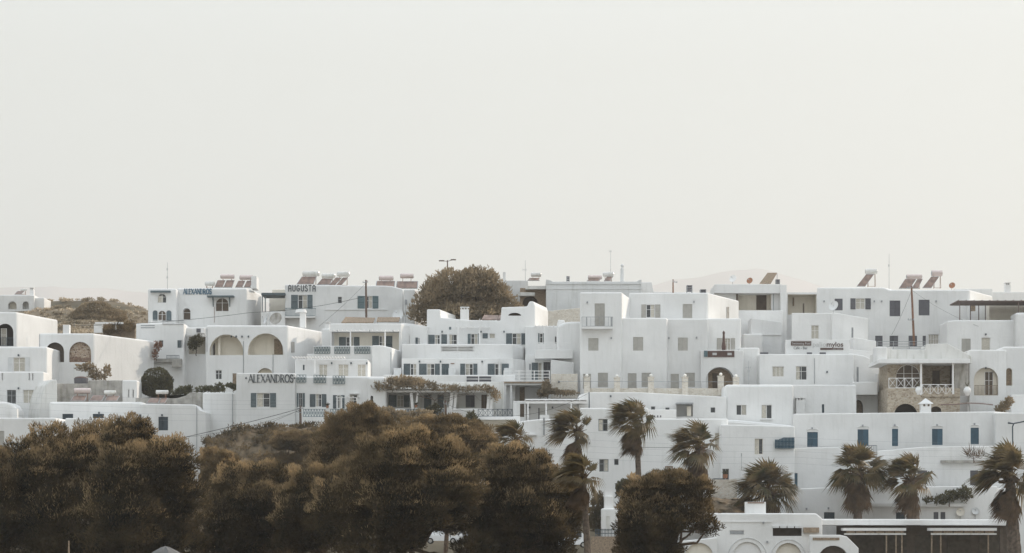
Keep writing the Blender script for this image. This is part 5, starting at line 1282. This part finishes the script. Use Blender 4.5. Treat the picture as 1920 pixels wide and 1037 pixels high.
# ------------------------------------------------------------------ plants
rng = np.random.default_rng(11)
def mesh_np(name, V, Fa, m, parent=None, root=None):
    me = bpy.data.meshes.new(name); loc = np.array(root.location) if root else np.zeros(3)
    nf, k = Fa.shape
    me.vertices.add(len(V)); me.vertices.foreach_set('co', (V - loc).astype(np.float32).ravel())
    me.loops.add(nf * k); me.loops.foreach_set('vertex_index', Fa.astype(np.int32).ravel())
    me.polygons.add(nf); me.polygons.foreach_set('loop_start', np.arange(0, nf * k, k, dtype=np.int32))
    me.update(calc_edges=True); me.materials.append(MATS[m]); me.validate()
    o = bpy.data.objects.new(name, me); COL.objects.link(o)
    if parent: o.parent = parent
    return o
def sprays(blobs, n, L, Wd, updir=(.15, 0, .8), shell=.55, flat=1.0, spread=.8, lit_tops=False, rough=1.0):
    """feathery blades filling ellipsoids (cx,cy,cz,rx,ry,rz): denser towards the skin, clumped, pointing out and up"""
    B = np.array(blobs); w = B[:, 3] * B[:, 5] * (B[:, 6] if B.shape[1] > 6 else 1); w = w / w.sum(); idx = rng.choice(len(B), n, p=w)
    d = rng.normal(size=(n, 3)); d /= np.linalg.norm(d, axis=1)[:, None]
    if lit_tops:                                    # painted sunlight: blades kept to the upper skin of a bough, in loose patches
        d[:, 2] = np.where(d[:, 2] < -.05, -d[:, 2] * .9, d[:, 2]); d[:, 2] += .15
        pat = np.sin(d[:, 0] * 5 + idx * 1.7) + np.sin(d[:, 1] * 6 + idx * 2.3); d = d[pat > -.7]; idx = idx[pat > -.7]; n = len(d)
    r = 1 - (1 - shell) * rng.random(n) ** 1.6
    lum = .16 * np.sin(d[:, 0] * 7 + idx) + .16 * np.sin(d[:, 2] * 9 + idx * 2.1) + .12 * np.sin(d[:, 1] * 8 - idx)
    r = r * (1 + lum * rough)
    C = B[idx, :3] + d * B[idx, 3:6] * r[:, None]
    ax = d * .7 + np.array(updir) + rng.normal(size=(n, 3)) * spread * .6; ax /= np.linalg.norm(ax, axis=1)[:, None]
    sd = np.cross(ax, rng.normal(size=(n, 3))); sd /= np.linalg.norm(sd, axis=1)[:, None]
    l = L * (.5 + rng.random(n))[:, None]; wd = Wd * (.6 + .8 * rng.random(n))[:, None]
    V = np.stack([C - sd * wd * .5, C + sd * wd * .5, C + ax * l * .6 + sd * wd * .6, C + ax * l, C + ax * l * .55 - sd * wd * .6], 1).reshape(-1, 3)
    Fa = np.arange(n * 5).reshape(n, 5); return V, Fa
def wob(p, q, r0, r1, mb, seg=5, j=.12):
    p = Vector(p); q = Vector(q); pr = p; L = (q - p).length
    for i in range(1, seg + 1):
        t = i / seg; c = p.lerp(q, t) + Vector(rng.normal(size=3)) * L * j * .3 * (1 if i < seg else 0); mb.tube(pr, c, r0 + (r1 - r0) * (i - 1) / seg, r0 + (r1 - r0) * t, 6); pr = c
def tree(name, label, cat, px, D, blobs, n, L, Wd, leaf='tam_leaf', group=None, base=None, dy=1.0, trunk=.28, lit_tops=0, **k):
    """blobs in photo pixels (px,py,rx,ry,dd): each a bough of foliage dd metres nearer (-) or farther (+)"""
    if name == 'tamarisk_tree': n = int(n * 2.5)
    x = P(px, HZ, D).x; z0 = ground_z(x, D) if base is None else P(px, base, D).z
    t = thing(name, Vector((x, D, z0)), label, cat, group); bb = []
    for b in blobs:
        d = D + (b[4] if len(b) > 4 else 0); c = P(b[0], b[1], d); bb.append((c.x, c.y, c.z, b[2] / F * d, (b[2] + b[3]) / 2 / F * d * dy, b[3] / F * d, b[5] if len(b) > 5 else 1.0))
    V, Fa = sprays(bb, n, L, Wd, **k); cr_ = mesh_np('crown', V, Fa, leaf, t, t); BV = []; BF = []; off = 0
    if lit_tops:                                    # golden blades standing in for sunlit crown tops, most on the highest boughs
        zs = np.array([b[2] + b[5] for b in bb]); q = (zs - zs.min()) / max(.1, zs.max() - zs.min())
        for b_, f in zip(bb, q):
            m_ = int(n * .62 * lit_tops * f ** 1.6 * b_[3] * b_[5] / sum(b2[3] * b2[5] for b2 in bb))
            if m_ > 20: V_, F_ = sprays([b_], m_, L * .8, Wd * .85, shell=.84, lit_tops=True); BV.append(V_); BF.append(F_ + off); off += len(V_)
        mesh_np('sunlit_tops', np.concatenate(BV), np.concatenate(BF), 'tam_lit_gold', cr_, t)
    mb = MB(); zc = sum(b[2] for b in bb) / len(bb); fork = Vector((x, D, z0 + (zc - z0) * .45)); wob((x, D, z0 - .3), fork, trunk, trunk * .7, mb, 4, .15)
    for b in bb:
        m_ = Vector((b[0], b[1], b[2] - b[5] * .2)); wob(fork, m_, trunk * .5, trunk * .14, mb, 5, .2)
        for _ in range(4):
            dd = Vector(rng.normal(size=3)); dd.z = abs(dd.z) * .8; dd.normalize(); wob(m_, m_ + Vector((dd.x * b[3], dd.y * b[4], dd.z * b[5])) * .85, trunk * .13, .015, mb, 3, .15)
    mb.obj('trunk', 'bark', t, t); return t
TG = 'tamarisk trees along the shore'
def rb(cx, cy, rx, ry, n, seed, dd=3, rr=(.28, .5)):
    """scatter n sub-boughs over an elliptical outline so that the crown edge is uneven"""
    r = random.Random(seed); out = []
    for i in range(n):
        a = r.random() * 6.283; q = math.sqrt(r.random()) * .78; s = rr[0] + r.random() * (rr[1] - rr[0])
        out.append((cx + rx * q * math.cos(a), cy + ry * q * math.sin(a), rx * s, ry * s * .9, r.uniform(-dd, dd)))
    return out
if not globals().get('NOVEG'):
    T = lambda label, px, D, bl, n, leaf='tam_leaf', **k: tree('tamarisk_tree', label, 'tree', px, D, bl, n, k.pop('L', .25), k.pop('W', .044), leaf, TG, lit_tops=k.pop('lit_tops', 1.6 if leaf == 'tam_gold' else 1.1), **k)
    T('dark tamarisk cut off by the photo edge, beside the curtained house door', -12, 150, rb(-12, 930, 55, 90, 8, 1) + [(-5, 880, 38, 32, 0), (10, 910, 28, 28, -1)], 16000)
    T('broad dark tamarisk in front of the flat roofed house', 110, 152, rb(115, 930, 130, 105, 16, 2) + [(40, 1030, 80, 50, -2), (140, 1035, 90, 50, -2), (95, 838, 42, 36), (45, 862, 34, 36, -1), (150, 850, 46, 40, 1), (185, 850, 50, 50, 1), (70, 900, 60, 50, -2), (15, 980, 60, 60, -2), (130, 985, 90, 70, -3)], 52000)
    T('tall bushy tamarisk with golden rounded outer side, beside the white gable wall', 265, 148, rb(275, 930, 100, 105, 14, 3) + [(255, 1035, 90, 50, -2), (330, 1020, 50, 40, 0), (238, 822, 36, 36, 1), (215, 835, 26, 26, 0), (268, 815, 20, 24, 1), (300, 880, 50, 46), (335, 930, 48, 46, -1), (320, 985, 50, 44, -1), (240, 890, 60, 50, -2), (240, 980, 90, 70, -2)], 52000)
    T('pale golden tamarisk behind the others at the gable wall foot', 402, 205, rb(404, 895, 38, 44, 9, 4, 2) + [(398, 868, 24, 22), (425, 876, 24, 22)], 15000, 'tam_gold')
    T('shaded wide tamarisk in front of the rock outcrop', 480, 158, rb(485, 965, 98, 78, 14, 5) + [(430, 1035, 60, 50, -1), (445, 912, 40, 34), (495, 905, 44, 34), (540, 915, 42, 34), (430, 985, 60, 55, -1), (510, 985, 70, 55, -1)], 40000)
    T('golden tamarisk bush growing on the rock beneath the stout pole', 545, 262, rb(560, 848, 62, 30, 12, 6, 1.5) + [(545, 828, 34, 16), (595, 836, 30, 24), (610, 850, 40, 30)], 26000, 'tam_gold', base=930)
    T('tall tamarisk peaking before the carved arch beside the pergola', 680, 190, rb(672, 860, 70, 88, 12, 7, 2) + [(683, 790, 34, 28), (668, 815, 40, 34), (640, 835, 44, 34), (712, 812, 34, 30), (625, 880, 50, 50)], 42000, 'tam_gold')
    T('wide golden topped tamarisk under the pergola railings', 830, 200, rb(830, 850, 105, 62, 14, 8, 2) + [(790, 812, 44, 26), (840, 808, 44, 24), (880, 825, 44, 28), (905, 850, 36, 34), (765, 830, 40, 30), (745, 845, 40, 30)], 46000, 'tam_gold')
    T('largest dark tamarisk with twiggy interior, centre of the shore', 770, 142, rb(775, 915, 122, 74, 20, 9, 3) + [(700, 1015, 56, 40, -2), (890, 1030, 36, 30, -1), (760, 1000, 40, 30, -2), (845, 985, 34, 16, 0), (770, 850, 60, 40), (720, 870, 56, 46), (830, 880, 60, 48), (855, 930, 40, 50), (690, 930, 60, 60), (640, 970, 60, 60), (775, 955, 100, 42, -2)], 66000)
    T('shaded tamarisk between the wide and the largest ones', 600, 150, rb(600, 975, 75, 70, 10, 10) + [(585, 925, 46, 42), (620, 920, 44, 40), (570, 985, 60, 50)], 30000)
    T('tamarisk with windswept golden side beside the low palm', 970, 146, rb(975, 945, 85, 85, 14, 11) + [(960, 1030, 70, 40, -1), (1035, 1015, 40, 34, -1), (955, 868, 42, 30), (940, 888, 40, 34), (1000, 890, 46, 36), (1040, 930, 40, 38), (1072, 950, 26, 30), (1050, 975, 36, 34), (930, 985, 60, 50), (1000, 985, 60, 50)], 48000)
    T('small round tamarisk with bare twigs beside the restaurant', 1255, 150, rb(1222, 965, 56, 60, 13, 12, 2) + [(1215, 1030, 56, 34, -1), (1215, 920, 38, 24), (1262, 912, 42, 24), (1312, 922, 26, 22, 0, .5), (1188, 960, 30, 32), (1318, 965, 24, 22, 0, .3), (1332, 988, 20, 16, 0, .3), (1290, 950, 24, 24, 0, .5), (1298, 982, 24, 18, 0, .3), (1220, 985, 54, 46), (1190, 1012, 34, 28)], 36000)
    tree('big_tree', 'large rounded olive brown tree rising above the roofs', 'tree', 868, 340, rb(868, 562, 88, 52, 22, 13, 2.5, (.24, .42)) + [(850, 527, 40, 22), (900, 528, 36, 24), (822, 552, 30, 28), (930, 556, 30, 26), (800, 588, 30, 20), (950, 580, 24, 20), (870, 590, 90, 18)], 36000, .5, .15, 'olive_leaf', None, base=640, trunk=.5)
    tree('round_bush', 'dense dark round bush beside the white garden wall', 'bush', 294, 313, [(294, 716, 29, 26, 0), (282, 724, 18, 20, -.5), (307, 724, 17, 20, -.5), (294, 730, 28, 16, -.5)], 12000, .16, .12, 'bush_leaf', None, base=748, trunk=.2, shell=.8, rough=.2)
    tree('hill_bush', 'smooth dark bush mound on the dry brown hill', 'bush', 180, 395, [(180, 586, 38, 19, 0), (160, 594, 30, 12, -1), (205, 592, 32, 15, -1), (180, 599, 56, 12, -1)], 14000, .22, .16, 'olive_leaf', None, base=612, trunk=.2, shell=.8, rough=.3)
    SB = 'shrubs between the white houses'
    S = lambda label, px, D, bl, n, leaf='shrub_leaf', base=None, **k: tree('shrub', label, 'shrub', px, D, bl, n, k.pop('L', .3), k.pop('W', .11), leaf, SB, base=base, trunk=.07, **k)
    S('grey green shrub beside the round dark bush', 345, 306, [(345, 733, 13, 7), (332, 736, 9, 5), (354, 729, 6, 5)], 900, base=742)
    S('low shrub row along the white garden parapet', 390, 305, [(378, 731, 11, 5), (395, 729, 9, 5), (412, 726, 8, 7), (405, 732, 16, 4)], 1000, base=738)
    S('thin sprigs beside the narrow cream doorway', 437, 304, [(432, 724, 8, 4), (440, 726, 6, 4)], 400, base=738)
    S('loose leafy shrub above the dark barrel', 178, 313, [(176, 700, 11, 11), (155, 690, 12, 6), (166, 686, 8, 6), (200, 697, 7, 12), (185, 708, 14, 5)], 1500, 'olive_leaf', base=716)
    S('reddish bougainvillea climbing the terraced house corner', 293, 330, [(293, 655, 4, 10), (297, 648, 6, 8), (291, 666, 4, 8)], 420, 'rust', base=674)
    S('yellowing vine on the cane screen beside the dry hill', 225, 345.2, [(215, 614, 20, 7), (240, 612, 12, 9), (205, 620, 12, 6)], 1500, 'tam_lit_gold', base=636)
    S('potted greenery in the shaded porch beside the terraced house', 368, 333.8, [(370, 640, 11, 10), (362, 646, 8, 10)], 1100, 'bush_leaf', base=664)
    S('low plants on the rubble wall beside the white railing', 1050, 309.5, [(1040, 735, 12, 5), (1060, 737, 20, 4), (1025, 732, 8, 8)], 1300, 'olive_leaf', base=742)
    S('dark creeper hanging from the railed terrace end', 1027, 310.5, [(1025, 724, 7, 9), (1018, 738, 9, 6)], 900, 'olive_leaf', base=745)
    S('green creeper before the pergola railing', 818, 298.5, [(815, 767, 12, 7), (808, 772, 10, 6)], 700, 'bush_leaf', base=784)
    S('dark evergreen shrub beside the crossed dark railing', 888, 293, [(884, 786, 10, 11), (890, 796, 10, 10)], 1200, 'bush_leaf', base=812)
    S('spreading purple brown creeper before the pergola terrace', 735, 292, [(720, 775, 30, 9), (750, 782, 28, 10), (790, 776, 20, 7)], 3200, 'olive_leaf', base=800)
    S('flowering shrub beside the shade cloth', 1884, 298, [(1884, 762, 10, 8), (1876, 768, 10, 6), (1892, 752, 6, 8)], 1000, 'olive_leaf', base=774)
    S('thorny dry shrub before the terrace window', 1826, 281.5, [(1826, 855, 10, 5), (1818, 852, 7, 6), (1838, 854, 6, 5)], 150, 'palm_dry', base=864, L=1.0, W=.05)
    S('spiky succulents in the long terrace planter', 1780, 275.6, [(1765, 938, 12, 8), (1785, 930, 14, 10), (1808, 926, 12, 14), (1740, 938, 10, 5)], 1500, 'bush_leaf', base=946)
    S('prickly pear clump behind the tiny chapel', 1175, 268, [(1165, 920, 10, 14), (1180, 908, 12, 8), (1185, 930, 16, 12)], 1100, 'bush_leaf', base=960, L=.35, W=.25)
    S('dark hedge beside the tiny chapel bell tower', 1122, 264, [(1122, 945, 13, 18), (1120, 972, 14, 22), (1124, 990, 14, 12)], 3200, 'tam_dark', base=1005)
    S('low garden shrubs on the stone parapet behind the palms', 1225, 275.5, [(1215, 898, 12, 5), (1238, 893, 10, 6), (1255, 900, 10, 5)], 800, 'bush_leaf', base=912)
    S('green hedge glimpsed under the tamarisks', 562, 236, [(562, 1024, 22, 12), (590, 1026, 20, 10), (545, 1030, 16, 8)], 2500, 'shrub_leaf', base=1045)
    vn = tree('vine', 'dry brown vine sprawling over the white pergola beams', 'vine', 815, 299.6, [(735, 722, 30, 8, .6), (765, 717, 26, 8, .8), (785, 722, 30, 8, .4), (715, 728, 16, 5), (830, 728, 30, 5), (868, 730, 22, 4), (905, 729, 22, 5), (922, 735, 8, 8), (930, 742, 6, 10), (755, 714, 40, 6, 1)], 5200, .4, .08, 'olive_leaf', None, base=770, trunk=.06)
    # scrub scattered on the dry hill (nobody could count it)
    pts = []
    for _ in range(900):
        px = rng.uniform(50, 340); D = rng.uniform(352, 432); x = P(px, HZ, D).x; z = ground_z(x, D); r = rng.uniform(.2, .7); pts.append((x, D, z + r * .15, r, r, r * .45))
    V, Fa = sprays(pts, 44000, .3, .13, shell=.5); o = mesh_np('dry_scrub', V, Fa, 'scrub'); tag(o, 'dry low scrub covering the brown hill', None, None, 'stuff')
    pts = []
    for _ in range(260):
        v = ROCKV[0][rng.integers(61 * 5, len(ROCKV[0]))]; r = rng.uniform(.25, .8); pts.append((v.x, v.y - .1, v.z + r * .15, r, r, r * .5))
    V, Fa = sprays(pts, 9000, .34, .08, shell=.5); o = mesh_np('dry_scrub', V, Fa, 'tam_gold'); tag(o, 'dry scrub clinging to the rock outcrop', None, None, 'stuff')

# ------------------------------------------------------------------ palms
PG = 'fan palms behind the shore restaurant'
def palm(label, cx, cy, R, D, tx, ty, tw, wind, seed, skirt=.9, n=34, up=1.0):
    """fan palm: ringed trunk, skirt of dead fronds, fans on long stalks all dragged by the wind (towards -x when wind<0)"""
    n = int(n * 1.3); R *= 1.08
    r = random.Random(seed); c = P(cx, cy, D); s = R / F * D; foot = P(tx, ty, D); t = thing('fan_palm', foot, label, 'palm', PG)
    hub = c + Vector((s * .12 * (1 if wind < 0 else 0), 0, -s * .25)); mb = MB(); k = 16; w = tw / 2 / F * D
    pr = foot - Vector((0, 0, 1)); 
    for i in range(k):
        f = (i + 1) / k; q = foot.lerp(hub, f); rr = w * (1.12 - .45 * f) * (1.05 if i % 2 else .97); mb.tube(pr, q, w * (1.12 - .45 * i / k) * (1.0 if i % 2 else 1.06), rr, 9, cap=False); pr = q
    mb.obj('trunk', 'palm_bark', t, t)
    V = []; Fs = []; V2 = []; F2 = []
    def fan(base, d, L, dry, droop):
        Vt, Ft = (V2, F2) if dry else (V, Fs)
        d = d.normalized(); sd = d.cross(Vector((0, 0, 1)))
        if sd.length < .1: sd = Vector((1, 0, 0))
        sd.normalize(); up_ = sd.cross(d).normalized(); roll = r.uniform(-.6, .6)
        sd, up_ = sd * math.cos(roll) + up_ * math.sin(roll), up_ * math.cos(roll) - sd * math.sin(roll)
        st = L * r.uniform(.38, .5); tip = base + d * st + Vector((wind * st * .12, 0, -.05 * st))
        o = len(Vt); th = up_ * .035; Vt += [base + sd * .035, base - sd * .035, tip - sd * .03, tip + sd * .03]; Ft.append((o, o + 1, o + 2, o + 3))
        Lb = L * .72; nb = 15 if not dry else 9
        for i in range(nb):
            a = (i / (nb - 1) - .5) * (2.15 if not dry else 1.3); dd = (d * math.cos(a) + sd * math.sin(a)); l = Lb * (1 - .28 * abs(a) / 1.25) * r.uniform(.85, 1.08)
            dd = (dd + Vector((wind * .55, 0, 0)) * (.6 if dry else 1)).normalized(); pz = dd.cross(up_).normalized(); wd = (.062 if not dry else .085) * L
            m = tip + dd * l * .5 + Vector((wind * l * .06, 0, 0)); e = tip + dd * l + Vector((wind * l * .32, 0, -droop * l * .42))
            o = len(Vt); Vt += [tip, m - pz * wd * .5 + up_ * wd * .18, m + pz * wd * .5 - up_ * wd * .18, m + (e - m) * .6 + pz * wd * .2, e, m + (e - m) * .6 - pz * wd * .25]
            Ft += [(o, o + 1, o + 2), (o + 1, o + 5, o + 4, o + 3, o + 2)]
    for i in range(n):
        az = r.random() * 6.283; el = r.uniform(-.5, 1.35) * up; d = Vector((math.cos(az) * math.cos(el) + wind * .55, math.sin(az) * math.cos(el), math.sin(el)))
        fan(hub + Vector((0, 0, s * .12 * r.random())), d, s * r.uniform(.82, 1.08), False, .5 + .5 * (el < .2))
    for i in range(int(n * skirt)):
        az = r.random() * 6.283; q = r.random(); b = hub - Vector((0, 0, s * .5 * q)); d = Vector((math.cos(az) * .55 + wind * .15, math.sin(az) * .55, -.8 - .4 * r.random())); fan(b, d, s * r.uniform(.55, .8), True, .6)
    for i in range(46):                          # stubs of cut leaf stalks packed round the growing point
        az = r.random() * 6.283; el = r.uniform(-.9, 1.4); d = Vector((math.cos(az) * math.cos(el), math.sin(az) * math.cos(el), math.sin(el))); b = hub + Vector((d.x * w * .5, d.y * w * .5, s * r.uniform(-.12, .1)))
        sd = d.orthogonal().normalized() * w * .3; o = len(V2); e = b + d * s * r.uniform(.2, .42); V2 += [b - sd, b + sd, e + sd * .3, e - sd * .3]; F2.append((o, o + 1, o + 2, o + 3))
    for nm, vv, ff, m in (('crown', V, Fs, 'palm_leaf'), ('dead_frond_skirt', V2, F2, 'palm_dry')):
        if vv: g = MB(); g.v = [tuple(x) for x in vv]; g.f = ff; g.m = [0] * len(ff); g.obj(nm, m, t, t)
    return t
if not globals().get('NOVEG'):
    palm('low wind bent palm sinking into the golden tamarisk', 962, 815, 40, 232, 970, 1000, 10, -.75, 1, .5, 34)
    palm('wind bent palm standing before the pergola roof', 1076, 797, 46, 268, 1083, 990, 11, -.8, 2, .7)
    palm('palm with grey ringed trunk beside the parked white van', 1088, 885, 47, 140, 1104, 1080, 13, -.7, 3, .6, 42)
    palm('tallest slim palm with long skirt before the stone wall', 1188, 782, 46, 266, 1200, 985, 12, -.75, 4, 1.3)
    palm('wind bent palm behind the small round tamarisk', 1306, 828, 52, 264, 1312, 985, 15, -.55, 5, .8, 30)
    palm('wide low feathery palm behind the restaurant chimney', 1434, 905, 62, 272, 1448, 1000, 22, -.25, 6, .6, 46)
    palm('full palm with thick drooping skirt before a blue shutter', 1602, 870, 58, 271, 1608, 1000, 16, -.1, 7, 1.5, 44)
    palm('stout palm with ragged crown above the restaurant canopies', 1703, 888, 52, 270, 1713, 1000, 25, -.6, 8, 1.0, 30)
    palm('heavy palm standing in front of the restaurant end', 1886, 880, 62, 246, 1904, 1070, 26, -.5, 9, .8, 38)
# ------------------------------------------------------------------ sky, sun, air, camera
AZ = math.radians(33); EL = math.radians(28)      # sun: azimuth from +X towards +Y (behind the town), elevation
sd = Vector((math.cos(AZ) * math.cos(EL), math.sin(AZ) * math.cos(EL), math.sin(EL)))
w = bpy.data.worlds.new('World'); SC.world = w; w.use_nodes = True; nt = w.node_tree; N = nt.nodes; L = nt.links
bg = N['Background']; bg.inputs['Strength'].default_value = .1
sk = N.new('ShaderNodeTexSky'); sk.sky_type = 'NISHITA'; sk.sun_disc = False; sk.sun_elevation = EL
sk.sun_rotation = math.atan2(sd.x, sd.y); sk.dust_density = 3.0; sk.air_density = 1.0; sk.altitude = 0
mx = N.new('ShaderNodeMix'); mx.data_type = 'RGBA'; mx.inputs[0].default_value = HAZE_MIX if 'HAZE_MIX' in globals() else .9
L.new(sk.outputs[0], mx.inputs[6]); mx.inputs[7].default_value = (8.3, 8.4, 7.9, 1); L.new(mx.outputs[2], bg.inputs['Color'])
# overhead sky raised brighter and cooler than the horizon to lift the shaded walls
tc = N.new('ShaderNodeTexCoord'); sp = N.new('ShaderNodeSeparateXYZ'); L.new(tc.outputs['Generated'], sp.inputs[0])
cr = N.new('ShaderNodeValToRGB'); e = cr.color_ramp.elements; e[0].position = .22; e[0].color = SKY_LOW; e[1].position = .75; e[1].color = SKY_HIGH
L.new(sp.outputs['Z'], cr.inputs['Fac']); vm = N.new('ShaderNodeVectorMath'); vm.operation = 'SCALE'; vm.inputs['Scale'].default_value = 10
L.new(cr.outputs['Color'], vm.inputs[0]); L.new(vm.outputs[0], mx.inputs[7])
sl = bpy.data.lights.new('sun', 'SUN'); sl.energy = SUN_E; sl.angle = math.radians(.55); sl.color = (1, .87, .72)
so = bpy.data.objects.new('sun', sl); COL.objects.link(so); so.rotation_euler = (-sd).to_track_quat('-Z', 'Y').to_euler(); so.location = (200, 300, 300)
if HAZE_D > 0:
    mh = bpy.data.materials.new('haze_air'); mh.use_nodes = True; n2 = mh.node_tree.nodes; n2.remove(n2['Principled BSDF'])
    pv = n2.new('ShaderNodeVolumePrincipled'); pv.inputs['Density'].default_value = HAZE_D; pv.inputs['Color'].default_value = HAZE_C; pv.inputs['Anisotropy'].default_value = .22
    mh.node_tree.links.new(pv.outputs[0], n2['Material Output'].inputs['Volume']); MATS['haze_air'] = mh
    mb = MB(); mb.hexa([(-6300, -300, -8), (6300, -300, -8), (6300, 11700, -8), (-6300, 11700, -8), (-6300, -300, 1260), (6300, -300, 1260), (6300, 11700, 1260), (-6300, 11700, 1260)])
    hz = mb.obj('haze', 'haze_air'); tag(hz, 'pale warm haze lying over the town and mountains', None, None, 'stuff')
cd = bpy.data.cameras.new('camera'); cam = bpy.data.objects.new('camera', cd); COL.objects.link(cam)
cam.location = CAM; cam.rotation_euler = (math.radians(90), 0, 0); cd.sensor_fit = 'HORIZONTAL'; cd.sensor_width = 36; cd.lens = F * 36 / 1920
cd.shift_y = (HZ - 518.5) / 1920; cd.clip_start = .5; cd.clip_end = 20000; SC.camera = cam
SC.view_settings.view_transform = 'Standard'; SC.view_settings.look = 'None'; SC.view_settings.exposure = EXPO; SC.view_settings.gamma = 1
SC.cycles.max_bounces = 6; SC.cycles.diffuse_bounces = 3; SC.cycles.volume_bounces = 0; SC.cycles.transmission_bounces = 2; SC.cycles.transparent_max_bounces = 4
SC.cycles.use_denoising = True
